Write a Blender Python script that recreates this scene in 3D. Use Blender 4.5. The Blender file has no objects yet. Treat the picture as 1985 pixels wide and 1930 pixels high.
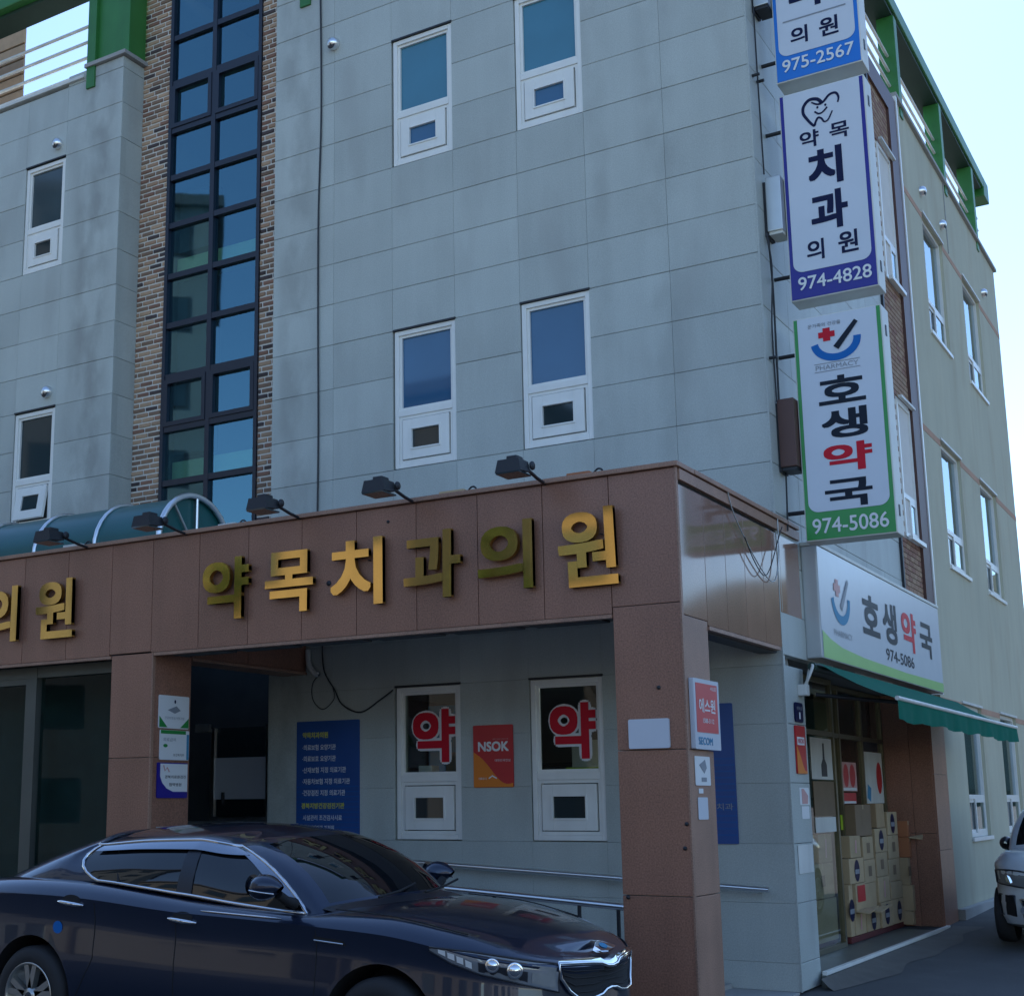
import bpy, bmesh, math, random
from mathutils import Vector, Matrix
random.seed(7)
S = bpy.context.scene
COL = S.collection

# ------------------------------------------------------------------ camera
YAW, PITCH, ROLL = -0.560177, 0.190163, -0.0070588
CAM = Vector((3.66, -12.0, 1.6))
def cam_axes(yaw, pitch, roll):
    fwd = Vector((math.sin(yaw), math.cos(yaw), 0)); right = Vector((math.cos(yaw), -math.sin(yaw), 0)); up = Vector((0, 0, 1))
    f2 = fwd * math.cos(pitch) + up * math.sin(pitch); u2 = up * math.cos(pitch) - fwd * math.sin(pitch)
    return right * math.cos(roll) + u2 * math.sin(roll), u2 * math.cos(roll) - right * math.sin(roll), f2
r_, u_, f_ = cam_axes(YAW, PITCH, ROLL)
cd = bpy.data.cameras.new('camera'); cam = bpy.data.objects.new('camera', cd); COL.objects.link(cam)
m = Matrix.Identity(4)
for i in range(3):
    m[i][0] = r_[i]; m[i][1] = u_[i]; m[i][2] = -f_[i]; m[i][3] = CAM[i]
cam.matrix_world = m
cd.sensor_fit = 'HORIZONTAL'; cd.sensor_width = 36; cd.lens = 2681.365 / 1985 * 36
cd.shift_x = (992.5 - 791.583) / 1985; cd.shift_y = (1039.9 - 965) / 1985
cd.clip_start = .1; cd.clip_end = 2000
S.camera = cam

# ------------------------------------------------------------------ light
SUN_EL, SUN_AZ = math.radians(44), math.radians(-20)     # azimuth from +y towards +x
w = bpy.data.worlds.new('World'); S.world = w; w.use_nodes = True
nt = w.node_tree; nt.nodes.clear()
out = nt.nodes.new('ShaderNodeOutputWorld'); bg = nt.nodes.new('ShaderNodeBackground'); sky = nt.nodes.new('ShaderNodeTexSky')
sky.sky_type = 'NISHITA'; sky.sun_disc = False; sky.sun_elevation = SUN_EL; sky.sun_rotation = SUN_AZ
sky.air_density = 1.0; sky.dust_density = .15; sky.ozone_density = 4.0
nt.links.new(sky.outputs[0], bg.inputs[0]); nt.links.new(bg.outputs[0], out.inputs[0]); bg.inputs[1].default_value = .13
sd = bpy.data.lights.new('sun', 'SUN'); sd.energy = 3.2; sd.angle = math.radians(.53); sd.color = (1, .95, .86)
so = bpy.data.objects.new('sun', sd); COL.objects.link(so); so.location = (-10, 30, 40)
sdir = Vector((math.sin(SUN_AZ) * math.cos(SUN_EL), math.cos(SUN_AZ) * math.cos(SUN_EL), math.sin(SUN_EL)))
so.rotation_euler = (-sdir).to_track_quat('-Z', 'Y').to_euler()
vs = S.view_settings
vs.view_transform = 'Standard'; vs.look = 'None'; vs.gamma = 1; vs.use_curve_mapping = False; vs.exposure = 1.2
S.cycles.max_bounces = 6; S.cycles.use_denoising = True

# ------------------------------------------------------------------ materials
def mat(name, col, rough=.6, metal=0, spec=.5, var=0, vscale=3, rnd=0, bump=0, bscale=60, coat=0, grain=0, gscale=150,
        streak=0, alpha=None, emit=None, ior=1.5, stain=None, bands=()):
    M = bpy.data.materials.new(name); M.use_nodes = True
    n = M.node_tree.nodes; L = M.node_tree.links; B = n['Principled BSDF']
    B.inputs['Base Color'].default_value = (*col, 1); B.inputs['Roughness'].default_value = rough
    B.inputs['Metallic'].default_value = metal; B.inputs['Specular IOR Level'].default_value = spec; B.inputs['IOR'].default_value = ior
    if coat: B.inputs['Coat Weight'].default_value = coat; B.inputs['Coat Roughness'].default_value = .03
    if emit: B.inputs['Emission Color'].default_value = (*emit[:3], 1); B.inputs['Emission Strength'].default_value = emit[3]
    fac = []
    geo = n.new('ShaderNodeNewGeometry')
    def noise(scale, detail=4, vec=None):
        t = n.new('ShaderNodeTexNoise'); t.inputs['Scale'].default_value = scale; t.inputs['Detail'].default_value = detail
        L.new(vec or geo.outputs['Position'], t.inputs['Vector']); return t.outputs['Fac']
    def scaled(sock, amt):     # (x-.5)*2*amt
        a = n.new('ShaderNodeMath'); a.operation = 'MULTIPLY_ADD'; L.new(sock, a.inputs[0]); a.inputs[1].default_value = 2 * amt; a.inputs[2].default_value = -amt
        return a.outputs[0]
    if var: fac.append(scaled(noise(vscale, 6), var * 1.8))
    if grain: fac.append(scaled(noise(gscale, 2), grain * 2))
    if rnd:
        oi = n.new('ShaderNodeObjectInfo'); fac.append(scaled(oi.outputs['Random'], rnd))
    if streak:
        mp = n.new('ShaderNodeMapping'); mp.inputs['Scale'].default_value = (5, 5, .35); L.new(geo.outputs['Position'], mp.inputs['Vector'])
        fac.append(scaled(noise(1.0, 5, mp.outputs[0]), streak * 1.8))
    if fac:
        s = fac[0]
        for q in fac[1:]:
            a = n.new('ShaderNodeMath'); L.new(s, a.inputs[0]); L.new(q, a.inputs[1]); s = a.outputs[0]
        a = n.new('ShaderNodeMath'); L.new(s, a.inputs[0]); a.inputs[1].default_value = 1; a.use_clamp = False
        mx = n.new('ShaderNodeVectorMath'); mx.operation = 'SCALE'; mx.inputs[0].default_value = col; L.new(a.outputs[0], mx.inputs['Scale'])
        c = mx.outputs[0]
        if stain:
            mp = n.new('ShaderNodeMapping'); mp.inputs['Scale'].default_value = (1.6, 1.6, .5); L.new(geo.outputs['Position'], mp.inputs['Vector'])
            rp = n.new('ShaderNodeValToRGB'); rp.color_ramp.elements[0].position = .52; rp.color_ramp.elements[1].position = .72
            L.new(noise(1.3, 7, mp.outputs[0]), rp.inputs[0])
            rp.color_ramp.elements[1].color = (stain[3],) * 3 + (1,)
            mi = n.new('ShaderNodeMixRGB'); L.new(rp.outputs[0], mi.inputs[0]); L.new(c, mi.inputs[1]); mi.inputs[2].default_value = (*stain[:3], 1); c = mi.outputs[0]
        if bands:
            sx = n.new('ShaderNodeSeparateXYZ'); L.new(geo.outputs['Position'], sx.inputs[0])
            mp = n.new('ShaderNodeMapping'); mp.inputs['Scale'].default_value = (3, 3, 1.7); L.new(geo.outputs['Position'], mp.inputs['Vector'])
            nz = noise(1.0, 6, mp.outputs[0])
            for bx, bw, amt in bands:
                d = n.new('ShaderNodeMath'); d.operation = 'SUBTRACT'; L.new(sx.outputs[0], d.inputs[0]); d.inputs[1].default_value = bx
                ab = n.new('ShaderNodeMath'); ab.operation = 'ABSOLUTE'; L.new(d.outputs[0], ab.inputs[0])
                mr = n.new('ShaderNodeMapRange'); mr.interpolation_type = 'SMOOTHSTEP'; L.new(ab.outputs[0], mr.inputs['Value']); mr.inputs['From Min'].default_value = bw * .3; mr.inputs['From Max'].default_value = bw; mr.inputs['To Min'].default_value = amt; mr.inputs['To Max'].default_value = 0
                rr = n.new('ShaderNodeMapRange'); L.new(nz, rr.inputs['Value']); rr.inputs['From Min'].default_value = .42; rr.inputs['From Max'].default_value = .62
                mu = n.new('ShaderNodeMath'); mu.operation = 'MULTIPLY'; L.new(mr.outputs[0], mu.inputs[0]); L.new(rr.outputs[0], mu.inputs[1])
                mi = n.new('ShaderNodeMixRGB'); L.new(mu.outputs[0], mi.inputs[0]); L.new(c, mi.inputs[1]); mi.inputs[2].default_value = (.23, .235, .22, 1); c = mi.outputs[0]
        L.new(c, B.inputs['Base Color'])
    if bump:
        bp = n.new('ShaderNodeBump'); bp.inputs['Strength'].default_value = bump; bp.inputs['Distance'].default_value = .01
        L.new(noise(bscale, 5), bp.inputs['Height']); L.new(bp.outputs[0], B.inputs['Normal'])
    return M

def glass(name, tint, refl=(1, 1, 1), ior=1.5, rough=.02, boost=0.0):
    """thin window glass: what lies behind shows through, tinted; fresnel reflection on top"""
    M = bpy.data.materials.new(name); M.use_nodes = True; n = M.node_tree.nodes; L = M.node_tree.links; n.clear()
    o = n.new('ShaderNodeOutputMaterial'); mx = n.new('ShaderNodeMixShader'); tr = n.new('ShaderNodeBsdfTransparent'); gl = n.new('ShaderNodeBsdfGlossy'); fr = n.new('ShaderNodeFresnel')
    tr.inputs[0].default_value = (*tint, 1); gl.inputs[0].default_value = (*refl, 1); gl.inputs['Roughness'].default_value = rough; fr.inputs[0].default_value = ior
    geo = n.new('ShaderNodeNewGeometry'); t = n.new('ShaderNodeTexNoise'); t.inputs['Scale'].default_value = 1.2; L.new(geo.outputs['Position'], t.inputs['Vector'])
    bp = n.new('ShaderNodeBump'); bp.inputs['Strength'].default_value = .012; bp.inputs['Distance'].default_value = .05; L.new(t.outputs['Fac'], bp.inputs['Height'])
    L.new(bp.outputs[0], gl.inputs['Normal'])
    a = n.new('ShaderNodeMath'); a.operation = 'ADD'; a.use_clamp = True; L.new(fr.outputs[0], a.inputs[0]); a.inputs[1].default_value = boost
    nb = n.new('ShaderNodeMath'); nb.operation = 'SUBTRACT'; nb.inputs[0].default_value = 1; L.new(geo.outputs['Backfacing'], nb.inputs[1])
    ml = n.new('ShaderNodeMath'); ml.operation = 'MULTIPLY'; L.new(a.outputs[0], ml.inputs[0]); L.new(nb.outputs[0], ml.inputs[1]); a = ml
    tm = n.new('ShaderNodeMixRGB'); L.new(geo.outputs['Backfacing'], tm.inputs[0]); tm.inputs[1].default_value = (*tint, 1); tm.inputs[2].default_value = (1, 1, 1, 1); L.new(tm.outputs[0], tr.inputs[0])
    L.new(a.outputs[0], mx.inputs[0]); L.new(tr.outputs[0], mx.inputs[1]); L.new(gl.outputs[0], mx.inputs[2]); L.new(mx.outputs[0], o.inputs[0])
    return M

M = {}
M['granite'] = mat('grey_granite', (.434, .467, .438), .55, var=.08, vscale=1.1, rnd=.07, grain=.14, gscale=90, streak=.05, bump=.08, bscale=200, stain=(.33, .335, .315, .5), bands=((-8.62, .45, .6), (-5.35, .35, .45), (-.95, .3, .25), (-1.6, .25, .2)))
M['joint'] = mat('joint_filler', (.32, .32, .31), .9, var=.1)
M['brown'] = mat('brown_granite', (.30, .142, .092), .36, var=.12, vscale=1.6, rnd=.08, grain=.34, gscale=80, streak=.10, bump=.05, bscale=150)
M['brown_dull'] = mat('dusty_brown_granite', (.33, .185, .125), .5, var=.18, vscale=2.2, rnd=.07, grain=.35, gscale=110, streak=.12)
M['brown_polish'] = mat('polished_brown_granite', (.28, .155, .108), .085, var=.16, vscale=2, rnd=.05, grain=.25, gscale=90, spec=.46, ior=1.48)
M['beige'] = mat('beige_render', (.485, .468, .35), .9, var=.08, vscale=.8, streak=.05, bump=.25, bscale=140, grain=.04, stain=(.40, .34, .23, .5))
M['pink'] = mat('terracotta_band', (.46, .27, .18), .85, var=.1)
M['darkbrown'] = mat('dark_brown_cladding', (.10, .045, .035), .5, var=.1, streak=.1)
M['white'] = mat('white_upvc', (.78, .78, .74), .35, var=.05, vscale=4, streak=.05)
M['whitedirty'] = mat('weathered_white', (.62, .62, .58), .5, var=.1, streak=.14)
M['mortar'] = mat('brick_mortar', (.68, .65, .60), .9, var=.08)
M['navyframe'] = mat('dark_navy_aluminium', (.012, .016, .03), .35, spec=.5)
M['dark'] = mat('dark_metal', (.018, .02, .026), .5, var=.1)
M['black'] = mat('black_rubber', (.012, .012, .014), .8, var=.1)
M['green'] = mat('green_paint', (.03, .17, .035), .45, var=.16, vscale=3, streak=.15)
M['greendark'] = mat('dark_green_sheet', (.02, .05, .035), .6, var=.12)
M['steel'] = mat('brushed_steel', (.80, .80, .80), .28, metal=1, var=.05)
M['chrome'] = mat('chrome', (.75, .76, .78), .06, metal=1)
M['galv'] = mat('galvanised_steel', (.50, .52, .52), .4, metal=.7, var=.08, streak=.1)
M['gold'] = mat('polished_brass', (.88, .57, .19), .06, metal=1, var=.10, vscale=5)
M['goldside'] = mat('brass_edge', (.50, .32, .09), .35, metal=1, var=.1)
M['filmglass'] = mat('blue_film_glass', (.05, .19, .27), .05, spec=.6, var=.12, vscale=1.5, ior=1.6)
M['filmglass2'] = mat('deep_blue_film_glass', (.03, .11, .215), .04, spec=.6, var=.12, vscale=1.2, ior=1.6)
M['smallglass'] = mat('dark_window_glass', (.02, .035, .04), .04, spec=.6, ior=1.5)
M['greyglass'] = mat('grey_film_glass', (.05, .075, .085), .06, spec=.5, var=.15, vscale=2)
M['stairglass'] = glass('blue_reflective_glass', (.44, .64, .66), (.34, .66, .80), 1.6, boost=.20)
M['clearglass'] = glass('clear_shop_glass', (.70, .80, .79), ior=1.5)
M['shopglass'] = glass('dark_shop_glass', (.50, .58, .58), ior=1.5, boost=.0)
M['leftglass'] = glass('green_shop_glass', (.36, .56, .54), ior=1.28)
M['sidepane'] = glass('side_window_glass', (.45, .55, .58), (.85, .95, 1), 1.55, boost=.12)
M['polycarb'] = mat('green_polycarbonate', (.010, .095, .095), .34, var=.1)
M['asphalt'] = mat('asphalt', (.072, .073, .075), .9, var=.22, vscale=.8, grain=.35, gscale=140, bump=.5, bscale=160, stain=(.12, .118, .115, .35))
M['concrete'] = mat('concrete', (.36, .355, .34), .85, var=.14, vscale=2, grain=.12, gscale=80, bump=.2, bscale=60)
M['shopfloor'] = mat('shop_floor_tile', (.14, .15, .13), .4, var=.15, vscale=4)
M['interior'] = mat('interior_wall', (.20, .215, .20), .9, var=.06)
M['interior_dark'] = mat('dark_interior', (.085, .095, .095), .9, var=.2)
M['landing'] = mat('pale_green_landing', (.60, .72, .38), .8, var=.06)
M['teal'] = mat('teal_curtain', (.04, .14, .15), .9, var=.2)
M['signwhite'] = mat('sign_acrylic_white', (.60, .64, .70), .25, var=.03)
M['signcab'] = mat('sign_cabinet_paint', (.66, .66, .60), .5, var=.08, streak=.08)
M['signblue'] = mat('sign_blue', (.005, .17, .62), .3)
M['signnavy'] = mat('sign_navy', (.012, .008, .24), .3)
M['signgreen'] = mat('sign_green', (.02, .28, .045), .3, var=.05)
M['signlime'] = mat('sign_pale_green', (.30, .55, .17), .35, var=.05)
M['inknavy'] = mat('ink_navy', (.006, .010, .05), .4, spec=.15)
M['inkblack'] = mat('ink_charcoal', (.010, .016, .030), .4, spec=.15)
M['inkred'] = mat('ink_red', (.60, .012, .03), .4, spec=.15)
M['inkblue'] = mat('ink_blue', (.01, .14, .45), .4, spec=.15)
M['inkwhite'] = mat('ink_white', (.75, .76, .76), .4)
M['inkgrey'] = mat('ink_grey', (.25, .27, .3), .5)
M['inkpink'] = mat('ink_faded_pink', (.60, .32, .30), .5)
M['inkteal'] = mat('ink_faded_blue', (.06, .25, .42), .5, spec=.15)
M['inkyellow'] = mat('ink_yellow', (.55, .55, .08), .5)
M['inkgreen'] = mat('ink_green', (.03, .25, .06), .4, spec=.15)
M['boardblue'] = mat('notice_blue', (.025, .08, .27), .4, var=.1)
M['boardred'] = mat('notice_red', (.52, .012, .02), .35, var=.04)
M['boardpink'] = mat('sun_faded_red', (.62, .08, .08), .4, var=.05)
M['boardorange'] = mat('notice_orange', (.75, .20, .01), .35)
M['carton'] = mat('cardboard', (.42, .29, .16), .85, var=.08, vscale=6, rnd=.10)
M['cartonpale'] = mat('pale_cardboard', (.47, .345, .20), .85, var=.08, vscale=6, rnd=.08)
M['cartondark'] = mat('brown_cardboard', (.22, .15, .09), .85, var=.08, vscale=6, rnd=.1)
M['cartonred'] = mat('orange_cardboard', (.42, .16, .07), .8, var=.1)
M['plinth'] = mat('dark_red_pallet', (.12, .02, .02), .6, var=.2)
M['lime'] = mat('lime_plastic', (.35, .5, .02), .5)
M['awning'] = mat('green_awning_canvas', (.002, .125, .082), .9, spec=.15, var=.08, vscale=4)
M['paint'] = mat('dark_navy_car_paint', (.014, .022, .048), .28, metal=.45, coat=1.0)
M['paint2'] = mat('silver_car_paint', (.62, .65, .68), .3, metal=.25, coat=1.0)
M['carglass'] = mat('tinted_car_glass', (.006, .007, .009), .03, spec=.7, ior=1.55)
M['lampglass'] = mat('headlamp_lens', (.20, .21, .225), .05, spec=.7, ior=1.5, coat=.6)
M['lampdark'] = mat('headlamp_bezel', (.02, .022, .03), .3)
M['reflector'] = mat('lamp_reflector', (.85, .86, .88), .08, metal=1)
M['reflector_soft'] = mat('satin_reflector', (.62, .62, .60), .25, metal=.7, var=.15, vscale=14)
M['redlens'] = mat('red_lamp_lens', (.45, .008, .008), .12, coat=.6)
M['tyre'] = mat('tyre_rubber', (.022, .022, .024), .75, var=.15, vscale=8)
M['alloy'] = mat('alloy_wheel', (.50, .50, .48), .28, metal=.85)
M['housebrick'] = mat('dark_brick_facade', (.16, .10, .075), .85, var=.12, rnd=.05)
M['roofdark'] = mat('slate_roof', (.06, .06, .065), .7, var=.15)
M['lampon'] = mat('lit_tube', (.9, .9, .8), .4, emit=(1, .98, .85, 5.0))
BR = [mat('brick_%s' % k, c, .85, var=.12, vscale=9, rnd=.18) for k, c in
      (('tan', (.33, .20, .125)), ('umber', (.20, .125, .085)), ('rust', (.27, .14, .095)), ('sand', (.40, .26, .165)), ('dark', (.07, .05, .048)))]

# ------------------------------------------------------------------ mesh helpers
class MB:
    def __init__(s): s.v = []; s.f = []; s.sm = []
    def add(s, vs, fs, smooth=False):
        o = len(s.v); s.v += [tuple(p) for p in vs]; s.f += [tuple(i + o for i in q) for q in fs]; s.sm += [smooth] * len(fs); return s
    def box(s, x0, x1, y0, y1, z0, z1):
        v = [(x, y, z) for z in (z0, z1) for y in (y0, y1) for x in (x0, x1)]
        return s.add(v, [(0, 2, 3, 1), (4, 5, 7, 6), (0, 1, 5, 4), (2, 6, 7, 3), (0, 4, 6, 2), (1, 3, 7, 5)])
    def cbox(s, x0, x1, y0, y1, z0, z1, b=.01):      # box with bevelled edges
        bm = bmesh.new(); bmesh.ops.create_cube(bm, size=1)
        for v in bm.verts: v.co = Vector(((x0 + x1) / 2 + v.co.x * (x1 - x0), (y0 + y1) / 2 + v.co.y * (y1 - y0), (z0 + z1) / 2 + v.co.z * (z1 - z0)))
        bmesh.ops.bevel(bm, geom=bm.edges[:], offset=b, segments=2, affect='EDGES', profile=.7)
        bm.verts.index_update(); s.add([v.co[:] for v in bm.verts], [[v.index for v in f.verts] for f in bm.faces]); bm.free(); return s
    def poly(s, pts): return s.add(pts, [tuple(range(len(pts)))])
    def prism(s, pts, off):      # polygon (3d pts) extruded along vector off
        n = len(pts); off = Vector(off); a = [Vector(p) for p in pts]
        return s.add(a + [p + off for p in a], [tuple(range(n))[::-1], tuple(range(n, 2 * n))] + [(i, (i + 1) % n, n + (i + 1) % n, n + i) for i in range(n)])
    def tube(s, pts, r, seg=8, closed=False, cap=True):
        P = [Vector(p) for p in pts]; n = len(P); rings = []; up = None
        for i in range(n):
            a = P[i - 1] if (i > 0 or closed) else P[i]; b = P[(i + 1) % n] if (i < n - 1 or closed) else P[i]
            t = (b - a).normalized()
            if up is None:
                up = Vector((0, 0, 1)) if abs(t.z) < .9 else Vector((1, 0, 0))
            up = (up - t * up.dot(t)).normalized(); q = t.cross(up)
            rr = r[i] if isinstance(r, (list, tuple)) else r
            rings.append([P[i] + (up * math.cos(2 * math.pi * k / seg) + q * math.sin(2 * math.pi * k / seg)) * rr for k in range(seg)])
        fs = []
        for i in range(n if closed else n - 1):
            for k in range(seg):
                fs.append((i * seg + k, i * seg + (k + 1) % seg, ((i + 1) % n) * seg + (k + 1) % seg, ((i + 1) % n) * seg + k))
        v = [p for r0 in rings for p in r0]
        s.add(v, fs, True)
        if cap and not closed: s.add(rings[0], [tuple(range(seg))[::-1]]); s.add(rings[-1], [tuple(range(seg))])
        return s
    def lathe(s, prof, c, axis='y', seg=24, a0=0, a1=2 * math.pi):
        full = abs(a1 - a0 - 2 * math.pi) < 1e-6; n = seg if full else seg + 1; v = []; fs = []
        for r, h in prof:
            for k in range(n):
                a = a0 + (a1 - a0) * k / seg; p, q = r * math.cos(a), r * math.sin(a)
                v.append({'y': (c[0] + p, c[1] + h, c[2] + q), 'z': (c[0] + p, c[1] + q, c[2] + h), 'x': (c[0] + h, c[1] + p, c[2] + q)}[axis])
        for i in range(len(prof) - 1):
            for k in range(seg): fs.append((i * n + k, i * n + (k + 1) % n, (i + 1) * n + (k + 1) % n, (i + 1) * n + k))
        return s.add(v, fs, True)
    def grid(s, rows, smooth=True, flip=False):
        n = len(rows[0]); v = [p for r in rows for p in r]; fs = []
        for i in range(len(rows) - 1):
            for k in range(n - 1):
                q = (i * n + k, i * n + k + 1, (i + 1) * n + k + 1, (i + 1) * n + k); fs.append(q[::-1] if flip else q)
        return s.add(v, fs, smooth)
    def mesh(s, name, material):
        me = bpy.data.meshes.new(name); me.from_pydata(s.v, [], s.f); me.materials.append(material)
        me.polygons.foreach_set('use_smooth', s.sm); me.update(); return me
    def build(s, name, material, parent=None, loc=None):
        return obj(name, s.mesh(name, material), parent, loc)

def obj(name, me, parent=None, loc=None):
    o = bpy.data.objects.new(name, me); COL.objects.link(o)
    if parent: o.parent = parent
    if loc is not None: o.location = loc
    return o
def tag(o, label=None, cat=None, group=None, kind=None):
    for k, v in (('label', label), ('category', cat), ('group', group), ('kind', kind)):
        if v: o[k] = v
    return o
def thing(name, label, cat, loc=(0, 0, 0), group=None, rotz=0):
    o = bpy.data.objects.new(name, None); COL.objects.link(o); o.location = loc; o.rotation_euler = (0, 0, rotz); o.empty_display_size = .2
    return tag(o, label, cat, group)
def box(name, m_, parent, *a, loc=None): return MB().box(*a).build(name, m_, parent, loc)

# planes: F = facing -y (the street), T = facing +x (the alley)
def PF(y): return lambda a, b, n=0: (a, y - n, b)
def PT(x): return lambda a, b, n=0: (x + n, a, b)

_tm = {}
def textmesh(body):
    if body in _tm: return _tm[body]
    c = bpy.data.curves.new('t', 'FONT'); c.body = body; c.resolution_u = 4
    o = bpy.data.objects.new('t', c); COL.objects.link(o); bpy.context.view_layer.update()
    me = bpy.data.meshes.new_from_object(o.evaluated_get(bpy.context.evaluated_depsgraph_get()))
    v = [(p.co.x, p.co.y) for p in me.vertices]; f = [tuple(p.vertices) for p in me.polygons]
    bpy.data.objects.remove(o); bpy.data.curves.remove(c); bpy.data.meshes.remove(me)
    _tm[body] = (v, f); return v, f
def shifts(d):
    if d < .008: return [(0, 0)]
    if d < .016: return [(0, 0), (d, 0), (-d, 0), (0, d), (0, -d)]
    if d < .05: return [(0, 0)] + [(i * d, j * d) for i in (-1, 0, 1) for j in (-1, 0, 1) if i or j]
    return [(0, 0)] + [(q * d * math.cos(math.pi * k / 6), q * d * math.sin(math.pi * k / 6)) for q in (.5, 1) for k in range(12)]
def text(mb, body, rect, plane, n, bold=.02, depth=0, sides=None):
    """lettering filling rect=(a0,a1,b0,b1) of a plane, standing n off it; bold thickens the strokes; depth makes solid letters"""
    v, f = textmesh(body)
    x0 = min(p[0] for p in v) - bold; x1 = max(p[0] for p in v) + bold; y0 = min(p[1] for p in v) - bold; y1 = max(p[1] for p in v) + bold
    a0, a1, b0, b1 = rect; kx = (a1 - a0) / (x1 - x0); ky = (b1 - b0) / (y1 - y0)
    edges = set()
    if depth:
        for q in f:
            for i in range(len(q)): edges.add((q[i], q[(i + 1) % len(q)]))
        edges = [e for e in edges if (e[1], e[0]) not in edges]
    for i, (dx, dy) in enumerate(shifts(bold)):
        ab = [(a0 + (p[0] + dx - x0) * kx, b0 + (p[1] + dy - y0) * ky) for p in v]; e = i * .00012
        mb.add([plane(a, b, n + depth - e) for a, b in ab], f)
        if depth:
            N = len(ab); sides.add([plane(a, b, n + depth - e - .0001) for a, b in ab] + [plane(a, b, n) for a, b in ab], [(p_, N + p_, N + q_, q_) for p_, q_ in edges])
    return mb
def letters(parent, body, rect, plane, n, m_, bold=.02, name='lettering'):
    return text(MB(), body, rect, plane, n, bold).build(name, m_, parent)
def plate(mb, plane, pts, n0, n1):      # flat shape (a,b) with thickness from n0 to n1
    mb.prism([plane(a, b, n0) for a, b in pts], Vector(plane(0, 0, n1)) - Vector(plane(0, 0, n0))); return mb
def rect(a0, a1, b0, b1): return [(a0, b0), (a1, b0), (a1, b1), (a0, b1)]
def rrect(a0, a1, b0, b1, r, bottom=True, top=True, seg=6):
    p = []
    for (cx, cy, s0, on) in ((a0 + r, b0 + r, math.pi, bottom), (a1 - r, b0 + r, 1.5 * math.pi, bottom), (a1 - r, b1 - r, 0, top), (a0 + r, b1 - r, .5 * math.pi, top)):
        if on: p += [(cx + r * math.cos(s0 + .5 * math.pi * k / seg), cy + r * math.sin(s0 + .5 * math.pi * k / seg)) for k in range(seg + 1)]
        else: p.append((a0 if cx < (a0 + a1) / 2 else a1, b0 if cy < (b0 + b1) / 2 else b1))
    return p
def ribbon(mb, plane, pts, wd, n):       # flat brush stroke, width list or number
    P = [Vector((a, b, 0)) for a, b in pts]; L_, R_ = [], []
    for i, p in enumerate(P):
        t = (P[min(i + 1, len(P) - 1)] - P[max(i - 1, 0)]).normalized(); q = Vector((-t.y, t.x, 0)) * ((wd[i] if isinstance(wd, (list, tuple)) else wd) / 2)
        L_.append(plane((p + q).x, (p + q).y, n)); R_.append(plane((p - q).x, (p - q).y, n))
    return mb.grid([L_, R_], False)
def disc(mb, plane, c, ra, rb, n, seg=20): return mb.poly([plane(c[0] + ra * math.cos(2 * math.pi * k / seg), c[1] + rb * math.sin(2 * math.pi * k / seg), n) for k in range(seg)])
def spline(pts, k=8):
    out = []; n = len(pts); P = [Vector(p) for p in pts]
    for i in range(n - 1):
        p0, p1, p2, p3 = P[max(i - 1, 0)], P[i], P[i + 1], P[min(i + 2, n - 1)]
        for j in range(k):
            t = j / k
            out.append(.5 * ((2 * p1) + (p2 - p0) * t + (2 * p0 - 5 * p1 + 4 * p2 - p3) * t * t + (3 * p1 - p0 - 3 * p2 + p3) * t ** 3))
    return out + [P[-1]]

# ================================================================== GROUND
gx = [-400, -120, -40, -20, -10, 0, 4, 10, 20, 40, 120, 400]; gy = [-400, -120, -40, -20, -8, -2, 0, 2, 4, 7, 10, 15, 20, 40, 120, 400]
def gz(y): return 0 if y < 0 else min(.021 * y, .40)
tag(MB().grid([[(x, y, gz(y)) for x in gx] for y in gy], False).build('road', M['asphalt']), kind='structure')
tag(MB().box(-12, -.02, -2.45, 0.0, -.2, .02).build('pavement', M['concrete']), kind='structure')
ap = [(.12, -.1)] + [(.26 + .03 * math.sin(y * 2.1) + .02 * math.sin(y * 4.7), y) for y in [k * .1 for k in range(0, 66)]] + [(.04, 6.5), (.04, -.1)]
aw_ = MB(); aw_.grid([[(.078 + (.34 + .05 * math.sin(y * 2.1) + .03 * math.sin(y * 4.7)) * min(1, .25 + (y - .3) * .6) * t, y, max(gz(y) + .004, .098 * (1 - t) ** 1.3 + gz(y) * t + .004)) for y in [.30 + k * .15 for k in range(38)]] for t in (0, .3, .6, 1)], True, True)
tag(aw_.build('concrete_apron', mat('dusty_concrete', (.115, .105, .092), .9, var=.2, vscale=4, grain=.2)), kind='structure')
tag(MB().prism([(-6.5, -1.45, .45), (-.6, -1.45, .06), (-.6, -1.45, .0), (-6.5, -1.45, .0)], (0, 1.43, 0)).build('access_ramp', M['concrete']), kind='structure')

# ================================================================== CLINIC BUILDING
B = thing('clinic_building', 'three storey clinic building of grey granite, brown brick and beige render', 'building', (-4, 3, 0))
B.location = (0, 0, 0)
RZ = [0.02, .25, .74, 1.235, 1.75, 2.26, 2.77, 3.24, 3.70, 4.14, 4.60, 5.06, 5.575, 6.09, 6.60, 7.075, 7.55, 8.025, 8.50, 9.005, 9.51, 10.02, 10.51, 11.0, 11.15]
XR = [-5.68, -4.83, -4.05, -3.27, -2.50, -1.73, -.88, -.012]
XL = [-12.2, -11.45, -10.68, -9.90, -9.16, -8.175]
YS = [.012, .80, 1.60, 2.40, 3.20, 4.0, 4.85]
PT_ = .10     # panel thickness
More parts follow.
